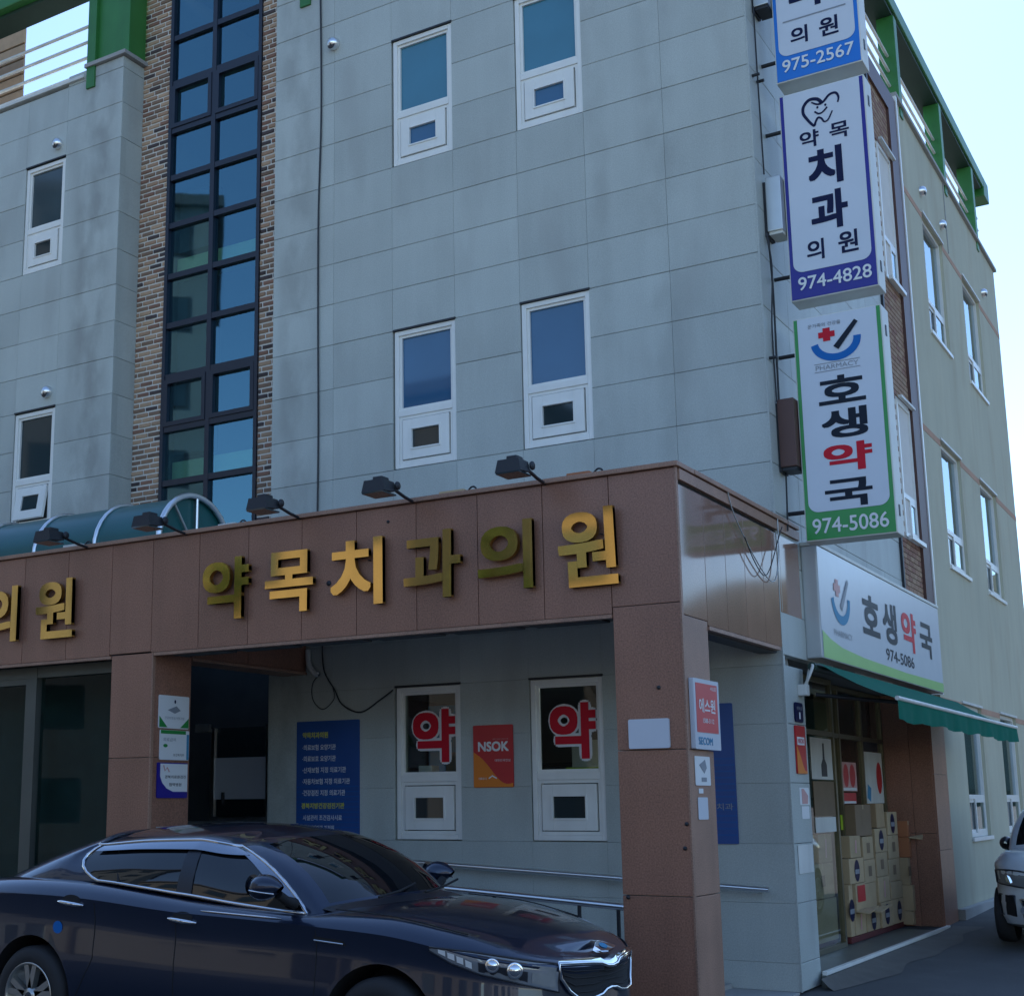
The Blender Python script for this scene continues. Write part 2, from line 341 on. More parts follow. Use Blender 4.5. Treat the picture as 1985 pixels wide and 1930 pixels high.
# cores
front = MB().box(-5.60, -.1, .1, .3, 4.05, 11.1).build('front_wall', M['joint'], B)
lowf = MB()
def holes_wall(mb, xs, zs, holes, y0, y1):
    for i in range(len(xs) - 1):
        for k in range(len(zs) - 1):
            cx, cz = (xs[i] + xs[i + 1]) / 2, (zs[k] + zs[k + 1]) / 2
            if any(h[0] < cx < h[1] and h[2] < cz < h[3] for h in holes): continue
            mb.box(xs[i], xs[i + 1], y0, y1, zs[k], zs[k + 1])
WX = [(-4.03, -3.27), (-2.49, -1.73)]
holes_wall(lowf, [-5.60, -4.03, -3.27, -2.49, -1.73, -.1], [0, 1.24, 2.765, 4.0], [(a, b, 1.24, 2.765) for a, b in WX], .1, .22)
lower = lowf.build('ground_floor_wall', M['granite'], B)
side = MB().box(-.3, -.1, .1, 4.85, 2.95, 11.1).build('side_wall', M['joint'], B)
leftw = MB().box(-12.2, -8.27, .1, .36, 4.05, 11.0).build('left_wall', M['joint'], B)
_pm = {}
def panel(parent, plane, a0, a1, b0, b1, nrm, g=.0019, c=.0035):
    a0 += g * .4; a1 -= g * .4; b0 += g; b1 -= g; ca = c * .35
    key = (round(a1 - a0, 3), round(b1 - b0, 3), nrm, c)
    if key not in _pm:
        wa, wb = (a1 - a0) / 2, (b1 - b0) / 2; mb = MB()
        A = [(-wa, -wb), (wa, -wb), (wa, wb), (-wa, wb)]; Ai = [(-wa + ca, -wb + c), (wa - ca, -wb + c), (wa - ca, wb - c), (-wa + ca, wb - c)]
        pl = (lambda a, b, n: (a, -n, b)) if nrm == 'f' else (lambda a, b, n: (n, a, b))
        v = [pl(a, b, -PT_) for a, b in A] + [pl(a, b, -c) for a, b in A] + [pl(a, b, 0) for a, b in Ai]
        f = [(8, 9, 10, 11)] + [(i, (i + 1) % 4, 4 + (i + 1) % 4, 4 + i) for i in range(4)] + [(4 + i, 4 + (i + 1) % 4, 8 + (i + 1) % 4, 8 + i) for i in range(4)]
        if nrm == 't': pass
        mb.add(v, f); _pm[key] = mb.mesh('stone_panel', M['granite'])
    n = random.uniform(-.0015, .0015)
    return obj('stone_panel', _pm[key], parent, plane((a0 + a1) / 2, (b0 + b1) / 2, n))
def in_win(x0, x1, z0, z1, wins): return any(x0 > w[0] - .1 and x1 < w[1] + .1 and z0 > w[2] - .1 and z1 < w[3] + .1 for w in wins)
wr = [(a, b, z0, z1) for a, b in WX for z0, z1 in ((8.5, 10.02), (5.06, 6.6), (1.235, 2.77))]
for k in range(len(RZ) - 1):
    for i in range(len(XR) - 1):
        if in_win(XR[i], XR[i + 1], RZ[k], RZ[k + 1], wr): continue
        if 3.8 < RZ[k + 1] < 4.1: continue
        panel(front if RZ[k] > 4 else lower, PF(0), XR[i], XR[i + 1], RZ[k], RZ[k + 1], 'f', *(() if RZ[k] > 4 else (.0008, .0012)))
wl = [(-9.90, -9.16, z0, z1) for z0, z1 in ((8.5, 10.02), (5.06, 6.6))]
for k in range(9, len(RZ) - 1):
    for i in range(len(XL) - 1):
        if in_win(XL[i], XL[i + 1], RZ[k], RZ[k + 1], wl): continue
        t = min(RZ[k + 1], 11.03) if i < 4 else RZ[k + 1]
        if t - RZ[k] > .06: panel(leftw, PF(0), XL[i], XL[i + 1], RZ[k], t, 'f')
    panel(leftw, PT(-8.175), .012, .40, RZ[k], RZ[k + 1], 't')
for k in range(6, len(RZ) - 1):
    for i in range(len(YS) - 1): panel(side, PT(0), YS[i], YS[i + 1], RZ[k] if k > 6 else 2.86, RZ[k + 1], 't')
# pharmacy pier (the corner of the ground floor)
pier = MB().box(-.68, -.1, .1, .47, 0, 2.86).build('corner_pier', M['joint'], B)
for k in range(6):
    panel(pier, PT(0), .012, .57, RZ[k], RZ[k + 1], 't')
MB().box(-.012, .004, -.004, .012, .02, 11.15).build('corner_trim', M['granite'], B)
MB().cbox(-5.74, .05, -.05, .35, 11.155, 11.21, .01).build('parapet_coping', M['concrete'], B)
MB().cbox(-12.3, -8.86, -.04, .3, 11.035, 11.08, .01).build('parapet_coping', M['whitedirty'], B)
MB().cbox(-8.84, -8.11, -.05, .42, 11.155, 11.21, .008).build('pier_cap', M['concrete'], B)

# ---- tall/short windows of the front
def window(x0, x1, z0, z1, glassmat, small, open_=False, ajar=0):
    wd = thing('window', None, None) if False else None
    f = MB(); y0, y1 = .012, .085; t = .05; zm = z0 + (z1 - z0) * .395
    for a in ((x0, x0 + t, z0, z1), (x1 - t, x1, z0, z1), (x0 + t, x1 - t, z1 - t, z1), (x0 + t, x1 - t, z0, z0 + t), (x0 + t, x1 - t, zm - .035, zm + .035)):
        f.cbox(a[0], a[1], y0, y1, a[2], a[3], .006)
    W = f.build('window', M['white'], B)
    box('pane', glassmat, W, x0 + t, x1 - t, .06, .068, zm + .035, z1 - t)
    g = MB(); c = .028
    for a in ((x0 + t, x0 + t + c, zm + .035, z1 - t), (x1 - t - c, x1 - t, zm + .035, z1 - t), (x0 + t + c, x1 - t - c, z1 - t - c, z1 - t), (x0 + t + c, x1 - t - c, zm + .035, zm + .035 + c)):
        g.box(a[0], a[1], .035, .06, a[2], a[3])
    g.build('bead', M['white'], W)
    # lower casement: stepped frame, wide sash, small pane
    a0, a1, b0, b1 = x0 + t + .012, x1 - t - .012, z0 + t + .012, zm - .047
    s = MB(); st = .115
    dz = .0
    def sash_ring(mb, p, q, r_, s_, th, ya, yb):
        mb.cbox(p, p + th, ya, yb, r_, s_, .005); mb.cbox(q - th, q, ya, yb, r_, s_, .005); mb.cbox(p + th, q - th, ya, yb, s_ - th, s_, .005); mb.cbox(p + th, q - th, ya, yb, r_, r_ + th, .005)
    sash_ring(s, a0 + .035, a1 - .035, b0 + .03, b1 - .03, st, .008, .05)
    if ajar:
        S_ = s.build('sash', M['white'], W); G_ = box('sash_pane', small, W, a0 + .035 + st, a1 - .035 - st, .028, .034, b0 + .03 + st, b1 - .03 - st)
        h = b1 - .03
        G_.matrix_local = S_.matrix_local = Matrix.Translation((0, 0, h)) @ Matrix.Rotation(-ajar, 4, 'X') @ Matrix.Translation((0, 0, -h))
    else:
        S_ = s.build('sash', M['white'], W); box('sash_pane', small, W, a0 + .035 + st, a1 - .035 - st, .028, .034, b0 + .03 + st, b1 - .03 - st)
    r = MB(); sash_ring(r, x0 + t, x1 - t, z0 + t, zm - .035, .034, .025, .08); r.build('inner_frame', M['white'], W)
    rb = MB(); sash_ring(rb, a0 + .035 + st - .018, a1 - .035 - st + .018, b0 + .03 + st - .018, b1 - .03 - st + .018, .018, -.002, .012); rb.build('glazing_bead', M['white'], W) if not ajar else None
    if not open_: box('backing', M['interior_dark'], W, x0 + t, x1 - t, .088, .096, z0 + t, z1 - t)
    return W
for (a, b) in WX:
    window(a, b, 8.51, 10.01, M['filmglass'], M['filmglass2'])
    window(a, b, 5.07, 6.59, M['filmglass2'], M['smallglass'])
    window(a, b, 1.245, 2.76, M['clearglass'], M['smallglass'], open_=True)
window(-9.89, -9.17, 8.51, 10.0, M['greyglass'], M['smallglass'])
window(-9.89, -9.17, 5.07, 6.58, M['smallglass'], M['smallglass'], ajar=.16)
# dark strips standing in for the shadow line above the windows
for (a, b) in WX + [(-9.89, -9.17)]:
    for zt in (10.02, 6.6, 2.77):
        if a < -9 and zt < 3: continue
        MB().box(a - .01, b + .01, -.012, .02, zt - .006, zt + .012).build('head_shadow_line', M['dark'], B)

# ---- brick recess with the stair window
YB = .38
bwall = MB().box(-8.2, -7.70, YB + .012, YB + .15, 4.05, 12.4).box(-6.19, -5.6, YB + .012, YB + .15, 4.05, 12.4).build('brick_wall', M['mortar'], B)
bricks = []
bl, bh = .182, .041
for (xa, xb) in ((-8.17, -7.715), (-6.185, -5.682)):
    r = 0; z = 4.55
    while z < 12.3:
        x = xa - (.1 if r % 2 else .0) - (.05 if (r // 2) % 2 else 0)
        while x < xb - .02:
            p, q = max(x, xa), min(x + bl, xb)
            if q - p > .03: bricks.append((p, q, z))
            x += bl + .023
        z += .067; r += 1
bricks.sort(key=lambda b: (Vector((b[0], YB, b[2])) - CAM).length)
_bm = {}; rest = [MB() for _ in BR]
for n_, (p, q, z) in enumerate(bricks):
    k = random.choices(range(5), (5, 4, 3, 3, 2))[0]; pr = random.uniform(-.003, .004)
    if n_ < 300:
        key = (round(q - p, 3), k)
        if key not in _bm: _bm[key] = MB().box(0, q - p, 0, .02, 0, bh).mesh('brick', BR[k])
        obj('brick', _bm[key], bwall, (p, YB - pr, z))
    else: rest[k].box(p, q, YB - pr, YB + .02, z, z + bh)
for k, r in enumerate(rest): tag(r.build('upper_bricks', BR[k], bwall), kind='stuff')

SW = MB(); sx0, sx1 = -7.70, -6.19; sxm = (sx0 + sx1) / 2 - .01; ys = .42
zrows = [4.62, 5.45, 6.13, 6.80, 7.47, 8.12, 8.80, 9.45, 10.10, 10.76, 11.40, 12.1]
for a in (sx0, sx1 - .05): SW.box(a, a + .05, ys - .06, ys + .06, zrows[0], zrows[-1])
SW.box(sxm - .034, sxm + .034, ys - .055, ys + .055, zrows[0], zrows[-1])
for z in zrows: SW.box(sx0 + .05, sx1 - .05, ys - .05, ys + .05, z - .036, z + .036)
SWo = SW.build('stair_window', M['navyframe'], B)
for k in range(len(zrows) - 1):
    for c, (a, b) in enumerate(((sx0 + .05, sxm - .034), (sxm + .034, sx1 - .05))):
        box('pane', M['stairglass'], SWo, a, b, ys - .006, ys + .006, zrows[k] + .036, zrows[k + 1] - .036)
        if k in (2, 8):      # opening lights have a second, thicker frame
            f = MB(); t = .055; z0, z1 = zrows[k] + .036, zrows[k + 1] - .036
            for q in ((a, a + t, z0, z1), (b - t, b, z0, z1), (a + t, b - t, z1 - t, z1), (a + t, b - t, z0, z0 + t)): f.box(q[0], q[1], ys - .065, ys - .01, q[2], q[3])
            f.build('sash', M['navyframe'], SWo)
# stair well behind the glass
st = MB().box(-7.75, -6.14, 2.6, 2.7, 4.1, 12.4).box(-7.85, -7.75, .5, 2.7, 4.1, 12.4).box(-6.14, -6.04, .5, 2.7, 4.1, 12.4).box(-7.75, -6.14, .5, 2.7, 12.3, 12.4)
st.build('stair_well', M['interior'], B)
box('landing', M['landing'], B, -7.70, -6.19, .60, .72, 8.16, 8.44); box('landing', M['landing'], B, -7.70, -6.19, .60, .72, 5.50, 5.77)
box('pane_darkening_panel', M['interior_dark'], B, -7.64, -7.05, .56, .70, 5.85, 8.10); box('pane_darkening_panel', M['interior_dark'], B, -7.64, -7.05, .56, .70, 8.5, 9.3)  # added dark panels that darken the left panes as the reflected block would

# ---- beige rear wing, brick strip, brown strip on the alley side
back = MB().box(-12.2, -8.3, .36, 14.15, 0, 11.0).box(-8.3, -5.6, 2.75, 14.15, 0, 11.0).box(-5.6, -.14, .36, 14.15, 2.95, 11.05).build('inner_core', M['interior_dark'], B)
bw = MB()
SWIN = [(7.86, 9.24), (10.75, 12.2)]
def side_holes(mb, ys_, zs_, holes, x0, x1):
    for i in range(len(ys_) - 1):
        for k in range(len(zs_) - 1):
            cy, cz = (ys_[i] + ys_[i + 1]) / 2, (zs_[k] + zs_[k + 1]) / 2
            if any(h[0] < cy < h[1] and h[2] < cz < h[3] for h in holes): continue
            mb.box(x0, x1, ys_[i], ys_[i + 1], zs_[k], zs_[k + 1])
zz = [(1.10, 2.87), (4.76, 6.53), (8.15, 9.92)]
side_holes(bw, [6.5, 7.86, 9.24, 10.75, 12.2, 14.2], [0, 1.10, 2.87, 4.76, 6.53, 8.15, 9.92, 11.13], [(a, b, c, d) for a, b in SWIN for c, d in zz], -.13, 0)
bw.build('beige_wall', M['beige'], B)
MB().box(-12.2, -.13, 14.15, 14.2, 0, 11.13).build('rear_wall', M['beige'], B)
for za, zb in ((6.44, 6.53), (9.83, 9.92), (2.80, 2.88)):
    for a, b in ((6.5, 7.85), (9.25, 10.74), (12.21, 14.2)): MB().box(-.01, .004, a, b, za, zb).build('terracotta_band', M['pink'], B)
MB().cbox(-.3, .05, 6.5, 14.24, 11.13, 11.19, .01).build('parapet_coping', M['concrete'], B)
MB().box(-.02, .012, 9.72, 9.75, 9.95, 11.13).build('wall_joint', M['joint'], B)
kb = MB().cbox(.002, .09, 6.55, 14.2, -.05, .27, .012).build('wall_kerb', M['concrete'], B)
bs = MB().box(-.14, -.012, 4.9, 6.0, 4.0, 11.1).build('side_brick_strip', M['mortar'], B)
sb = [MB(), MB(), MB()]; r = 0; z = 4.0
while z < 11.05:
    y = 4.92 - (.1 if r % 2 else 0)
    while y < 5.98:
        a, b = max(y, 4.92), min(y + .19, 5.98)
        if b - a > .03 and not (a < 6.06 and b > 5.26 and any(c - .05 < z < d for c, d in ((4.74, 6.52), (8.08, 9.96)))): random.choice(sb).box(-.012, .002, a, b, z, z + .055)
        y += .202
    z += .067; r += 1
for k, q in enumerate(sb): tag(q.build('strip_bricks', BR[(0, 2, 3)[k]], bs), kind='stuff')
MB().box(-.1, .03, 4.84, 4.90, 2.9, 11.0).build('brick_edge_trim', M['dark'], B)
MB().box(-.1, .035, 6.0, 6.44, 3.95, 11.02).box(-.1, .035, 4.9, 6.0, 10.72, 11.02).build('brown_strip', M['darkbrown'], B)
MB().box(-.1, .05, 6.44, 6.50, 2.9, 11.1).build('white_trim', M['white'], B)
def side_window(y0, y1, z0, z1, x=0, glassm='sidepane', blind=None):
    f = MB(); t = .05; zm = z0 + (z1 - z0) * .30; ym = (y0 + y1) / 2; xa, xb = x - .11, x - .045
    for a in ((y0, y0 + t, z0, z1), (y1 - t, y1, z0, z1), (y0 + t, y1 - t, z1 - t, z1), (y0 + t, y1 - t, z0, z0 + t), (y0 + t, y1 - t, zm - .03, zm + .03)):
        f.box(xa, xb, a[0], a[1], a[2], a[3])
    f.box(x - .02, x + .03, y0 - .03, y1 + .03, z0 - .05, z0)
    W = f.build('window', M['white'], B)
    box('pane', M[glassm], W, x - .09, x - .084, y0 + t, y1 - t, zm + .03, z1 - t)
    s = MB()
    for a, b, dx in ((y0 + t, ym + .03, .0), (ym - .03, y1 - t, .022)):
        for q in ((a, a + .045, z0 + t, zm - .03), (b - .045, b, z0 + t, zm - .03), (a + .045, b - .045, zm - .075, zm - .03), (a + .045, b - .045, z0 + t, z0 + t + .045)):
            s.box(x - .085 + dx, x - .066 + dx, q[0], q[1], q[2], q[3])
    s.build('sash', M['white'], W)
    box('sash_pane', M['greyglass'], W, x - .082, x - .076, y0 + t, ym, z0 + t, zm - .03); box('sash_pane', M['sidepane'], W, x - .060, x - .055, ym, y1 - t, z0 + t, zm - .03)
    box('room_wall', M['interior'], W, x - .5, x - .49, y0 - .3, y1 + .3, z0 - .1, z1 + .1)
    MB().box(x - .02, x + .025, y0 - .03, y1 + .03, z1 + .003, z1 + .035).build('window_hood', M['whitedirty'], W)
    if blind: box('blind', M[blind], W, x - .16, x - .15, y0 + .3, y1 - .1, zm + .1, z1 - .1)
for i, (a, b) in enumerate(SWIN):
    for k, (c, d) in enumerate(zz): side_window(a, b, c, d, blind='inkpink' if (i == 0 and k == 1) else ('interior' if k == 0 else None))
for (c, d) in ((4.76, 6.50), (8.10, 9.95)): side_window(5.28, 5.98, c, d, x=.05, blind='inkred' if c < 6 else None)

# ---- roof frame and rails
rf = MB().cbox(-12.4, .04, -.02, .46, 12.60, 12.82, .02).cbox(-.36, .04, .47, 13.7, 12.60, 12.82, .02).cbox(-.36, .04, 13.71, 14.2, 12.45, 12.82, .02)
rf.build('roof_beam', M['green'], B)
MB().box(-12.4, -.37, .10, .455, 12.55, 12.598).box(-.33, .0, .456, 13.6, 12.55, 12.598).build('beam_soffit', M['greendark'], B)
for y in (1.0, 4.0, 6.95, 9.95, 12.62): MB().cbox(-.22, .02, y - .09, y + .09, 11.0, 12.545, .01).build('roof_post', M['green'], B)
for x0, x1 in ((-8.82, -8.12), (-5.32, -4.72)):
    MB().cbox(x0 + .14, x1, .03, .34, 11.215, 12.545, .01).cbox(x0, x0 + .15, -.025, .12, 10.86, 12.54, .008).build('roof_post', M['green'], B)
for z in (11.20, 11.42, 11.65, 11.88):
    MB().tube([(-12.3, .12, z), (-8.8, .12, z)], .022).build('rail', M['whitedirty'], B)
    MB().tube([(-.1, .6, z + .06), (-.1, 13.5, z + .06)], .022).build('rail', M['whitedirty'], B)
sd_ = MB().box(-14, -11.43, 1.2, 1.22, 10.9, 14.0).build('siding_wall', M['joint'], B)
for k in range(12): MB().cbox(-14, -11.40, 1.16, 1.2, 10.95 + k * .25, 11.17 + k * .25, .012).build('siding_plank', M['pink'] if False else BR[3], sd_)

# ---- ground floor interior (pharmacy) and alley-side shop front
MB().box(-5.6, -.75, 5.75, 5.85, 0, 2.95).box(-5.65, -5.6, .22, 5.85, 0, 2.95).build('pharmacy_room', M['interior'], B)
MB().box(-5.6, 0, .22, 6.0, 2.87, 2.94).build('pharmacy_ceiling', M['interior'], B)
MB().box(-5.6, .03, .57, 5.7, 0, .112).build('shop_floor', M['shopfloor'], B)
MB().cbox(.032, .075, .50, 5.68, .100, .142, .006).build('threshold_strip', M['white'], B)
MB().box(.031, .075, .48, 5.69, .0, .110).build('threshold_riser', M['shopfloor'], B)
fp = MB().box(-.68, -.02, 5.72, 6.44, 0, 2.87).build('end_pier', M['joint'], B)
for a, b in ((-.69, -.252), (-.248, -.0)):
    for c, d in ((.12, 1.20), (1.204, 2.86)): MB().cbox(a, b, 5.69, 5.72, c, d, .003).build('granite_panel', M['brown'], fp)
for c, d in ((.1, 1.0), (1.004, 1.9), (1.904, 2.86)): MB().cbox(-.02, .02, 5.70, 6.46, c, d, .003).build('granite_panel', M['brown'], fp)
sf = MB(); xg, xl, ym_ = -.58, -.43, 2.93
for y in (3.02, 3.72, 4.70, 5.66): sf.box(xg - .03, xg + .03, y - .025, y + .025, .115, 2.86)
for z in (.14, 2.30, 2.83): sf.box(xg - .028, xg + .028, 3.0, 5.68, z - .025, z + .025)
for y in (.60, ym_): sf.box(xl - .03, xl + .03, y - .028, y + .028, .115, 2.86)
for z in (.14, 2.28, 2.83): sf.box(xl - .028, xl + .028, .58, ym_, z - .025, z + .025)
sf.box(xg, xl, ym_ + .029, ym_ + .05, .115, 2.86)
SF = sf.build('shop_front', mat('bronze_anodised_frame', (.19, .165, .10), .35, metal=.6), B)
for a, b in ((3.05, 3.69), (3.75, 4.67), (4.73, 5.63)):
    box('pane', M['shopglass'], SF, xg - .004, xg + .004, a, b, .17, 2.27); box('transom_pane', M['shopglass'], SF, xg - .004, xg + .004, a, b, 2.33, 2.80)
box('pane', M['clearglass'], SF, xl - .004, xl + .004, .63, ym_ - .03, .17, 2.25); box('transom_pane', M['shopglass'], SF, xl - .004, xl + .004, .63, ym_ - .03, 2.31, 2.80)
shelf = MB()
for z in (.6, 1.1, 1.6, 2.1): shelf.box(-5.4, -.95, 5.3, 5.72, z, z + .03)
for x in (-5.4, -4.0, -2.6, -1.0): shelf.box(x, x + .03, 5.3, 5.72, .1, 2.3)
tag(shelf.build('shelving', M['interior_dark']), 'dark wooden shelving along the back of the pharmacy room', 'shelving')

# ---- left shop front and entrance behind the portico
ls = MB()
for x in (-7.05, -5.76): ls.box(x - (.0 if x < -6 else .04), x + (.15 if x < -6 else .04), -2.206, -2.085, .1, 2.965)
ls.box(-9.5, -5.7, -2.2, -2.1, 2.86, 2.97).box(-9.5, -7.05, -2.19, -2.1, 2.80, 2.86)
LS = ls.build('left_shop_front', mat('olive_aluminium', (.11, .115, .10), .5, metal=.3, var=.1), B)
box('pane', M['leftglass'], LS, -9.5, -7.05, -2.15, -2.14, .1, 2.80); box('door_pane', M['leftglass'], LS, -6.88, -5.80, -2.15, -2.14, .1, 2.86)
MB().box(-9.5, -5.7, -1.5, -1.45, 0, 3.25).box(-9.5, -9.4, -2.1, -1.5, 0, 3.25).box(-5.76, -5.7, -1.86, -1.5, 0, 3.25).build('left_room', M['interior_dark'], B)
cur = MB(); cur.grid([[(-6.28 + k * .03, -1.75 + .03 * math.sin(k * 1.9), z) for k in range(8)] for z in (.1, 2.6)]); cur.grid([[(-7.42 + k * .03, -1.75 + .03 * math.sin(k * 1.9), z) for k in range(5)] for z in (.1, 2.5)])
tag(cur.build('curtain', M['teal']), 'teal curtains hanging inside the dark left shop front', 'curtain')
tag(MB().box(-9.3, -5.77, -2.05, -1.52, 0, .1).build('left_shop_floor', M['shopfloor'], B))
tag(MB().box(-9, -5.25, -1.44, 1.6, .0, 1.40).box(-5.25, -4.6, -2.3, -1.0, 0, 1.405).build('entrance_platform', M['concrete']), kind='structure')
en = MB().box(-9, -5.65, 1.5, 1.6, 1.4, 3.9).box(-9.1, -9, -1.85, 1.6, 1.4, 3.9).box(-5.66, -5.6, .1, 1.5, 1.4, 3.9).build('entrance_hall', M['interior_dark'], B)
DR = MB(); dx0, dx1, dy = -7.17, -6.30, .85
for a in ((dx0, dx0 + .05, 1.41, 2.49), (dx1 - .05, dx1, 1.41, 2.51), (dx0 + .05, dx1 - .05, 1.41, 1.46)): DR.cbox(a[0], a[1], dy - .03, dy + .03, a[2], a[3], .004)
DRo = DR.build('entrance_door', M['steel'], B)
box('glass', M['shopglass'], DRo, dx0 + .05, dx1 - .05, dy - .004, dy + .004, 1.46, 2.49)
box('frosted_band', M['signwhite'], DRo, dx0 + .05, dx1 - .05, dy - .012, dy - .006, 1.66, 2.14)
MB().cbox(dx0 - .18, dx0 + .03, dy - .12, dy - .06, 2.44, 2.54, .01).build('door_closer', M['galv'], DRo)
MB().tube([(dx0 + .22, dy - .06, 1.60), (dx0 + .22, dy - .06, 1.74)], .02).build('handle', M['dark'], DRo)
MB().box(-5.66, -5.28, -.004, .1, 1.4, 3.3).build('entrance_jamb', M['granite'], B)

# ================================================================== GRANITE PORTICO
P = thing('granite_portico', 'brown granite portico with two square pillars along the clinic front', 'portico')
YF, ZF0, ZF1 = -2.40, 2.99, 4.06
fa = MB().box(-12, -.04, YF + .03, YF + .30, ZF0 + .02, ZF1 - .02).build('fascia', M['joint'], P)
def gpanel(parent, a0, a1, b0, b1, side, pos, m_='brown', th=.03):
    g = .003
    if side == 'f': return MB().cbox(a0 + g, a1 - g, pos, pos + th, b0 + g, b1 - g, .003).build('granite_panel', M[m_], parent)
    return MB().cbox(pos - th, pos, a0 + g, a1 - g, b0 + g, b1 - g, .003).build('granite_panel', M[m_], parent)
fx = [-11.6, -11.0, -10.42, -9.83, -9.25, -8.67, -8.09, -7.5, -6.92, -6.31, -5.725, -5.20, -4.63, -4.057, -3.463, -2.885, -2.285, -1.702, -1.115, -.548, 0]
for i in range(len(fx) - 1):
    b0 = 3.04 if i == len(fx) - 2 else ZF0
    if i == 10: b0 = 3.0
    gpanel(fa, fx[i], fx[i + 1], b0, ZF1, 'f', YF)
MB().cbox(-12, .03, YF - .035, YF + .33, ZF1 + .002, ZF1 + .04, .006).cbox(-.33, .035, YF + .331, .62, ZF1 + .002, ZF1 + .04, .006).build('coping', M['brown_dull'], P)
# alley side of the portico
sdp = MB().box(-.25, -.032, YF + .04, .60, 2.93, 4.02).build('side_fascia', M['joint'], P)
sy = [YF + .035, -1.85, -1.38, -.906, -.426, .077, .66]
for i in range(len(sy) - 1):
    gpanel(sdp, sy[i], sy[i + 1], 2.92 if i else 2.95, 3.94, 't', 0, 'brown_polish')
gpanel(sdp, sy[0], .66, 3.965, 4.055, 't', .02, 'brown_dull')
MB().box(-.06, -.02, YF + .05, .64, 3.94, 3.965).build('shadow_gap', M['dark'], P)
# pillar on the corner
pc = MB().box(-.515, -.032, YF + .032, -1.89, 0, 2.98).build('pillar', M['joint'], P)
pz = [.02, .935, 1.97, 3.04]
for k in range(3):
    gpanel(pc, -.545, -.002, pz[k], pz[k + 1], 'f', YF); gpanel(pc, YF + .036, -1.86, pz[k], min(pz[k + 1], 2.95), 't', 0, 'brown_dull')
    MB().cbox(-.545, -.515, YF + .034, -1.86, pz[k] + .003, min(pz[k + 1], 2.98) - .003, .003).build('granite_panel', M['brown'], pc)
    MB().cbox(-.512, -.034, -1.89, -1.86, pz[k] + .003, min(pz[k + 1], 2.98) - .003, .003).build('granite_panel', M['brown'], pc)
MB().box(-.008, .006, YF - .006, YF + .03, .0, 4.06).build('corner_bead', M['brown_dull'], P)
# pillar between passage and shop
pb = MB().box(-5.66, -5.20, YF + .032, -1.89, 0, 2.98).build('pillar', M['joint'], P)
for k, (a, b) in enumerate(((.02, 1.0), (1.0, 2.03), (2.03, 2.99))):
    gpanel(pb, -5.692, -5.172, a, b, 'f', YF); gpanel(pb, YF + .036, -1.86, a, b, 't', -5.169)
    MB().cbox(-5.692, -5.662, YF + .034, -1.86, a + .003, b - .003, .003).build('granite_panel', M['brown'], pb)
MB().box(-5.18, -5.163, YF - .004, YF + .03, .0, 2.99).build('corner_bead', M['brown_dull'], P)
# beam back to the building
bb = MB().box(-5.5, -5.20, -1.86, -.02, 2.99, 3.6).build('tie_beam', M['joint'], P)
for a, b in ((-1.86, -1.0), (-1.0, -.01)): gpanel(bb, a, b, 2.985, 3.7, 't', -5.169)
MB().box(-5.48, -5.15, -1.86, -.02, 2.955, 2.983).build('beam_edge', M['brown_dull'], P)
# soffit, edge angles and louvres
MB().box(-5.15, -.26, -2.05, -.005, 3.42, 3.47).box(-12, -5.5, -2.05, .3, 3.3, 3.4).build('soffit', mat('white_soffit_board', (.78, .79, .80), .8, var=.04), P)
MB().box(-12, -.26, -2.05, -.005, 3.95, 4.05).build('roof_slab', M['concrete'], P)
MB().box(-5.15, -.55, YF - .012, YF + .05, ZF0 - .03, ZF0 - .002).box(-12, -5.7, YF - .012, YF + .05, ZF0 - .03, ZF0 - .002).build('edge_angle', M['brown_dull'], P)
lv = MB().box(-5.15, -.56, YF + .06, YF + .30, ZF0 - .012, ZF0 + .015).build('lintel_soffit', M['dark'], P)
x = -5.0
while x < -.9:
    MB().cbox(x, x + .62, YF + .09, YF + .26, ZF0 - .03, ZF0 - .014, .004).build('louvre', M['interior_dark'], lv); x += .74
MB().box(-.04, .012, -1.85, -.07, 2.885, 2.915).build('edge_angle', M['brown_dull'], P)
MB().box(-.2, -.045, -1.85, -.02, 2.87, 2.92).build('lintel_soffit', M['dark'], P)

# ================================================================== ARCHED CANOPY
A = thing('arched_canopy', 'green polycarbonate barrel canopy with steel ribs on the portico roof', 'canopy')
cy, cz0, ra, rb = -1.70, 4.09, .52, .52
arc = [(cy + ra * math.cos(math.pi * (1 - k / 16)), cz0 + rb * math.sin(math.pi * k / 16)) for k in range(17)]
MB().grid([[(x, y, z) for y, z in arc] for x in (-11.8, -10, -8, -6.2, -5.32)]).build('sheet', M['polycarb'], A)
MB().poly([(-5.34, y, z) for y, z in arc]).build('end_panel', M['polycarb'], A)
for x in (-5.30, -6.15, -7.0, -7.85, -8.7, -9.55, -10.4): MB().tube([(x, y * 1.0 + (y - cy) * .02, cz0 + (z - cz0) * 1.02) for y, z in arc], .03 if x > -5.4 else .022, 8).build('rib', M['steel'], A)
MB().tube([(-5.30, cy + .02, cz0), (-5.30, cy + .02, cz0 + rb)], .018).build('stay', M['steel'], A)
MB().tube([(-5.31, cy, cz0 + .02), (-5.31, cy - .3, cz0 + .4)], .012).build('stay', M['galv'], A)
for y in (cy - ra, cy + ra): MB().cbox(-11.8, -5.25, y - .03, y + .03, cz0 - .04, cz0 + .03, .008).build('base_rail', M['galv'], A)

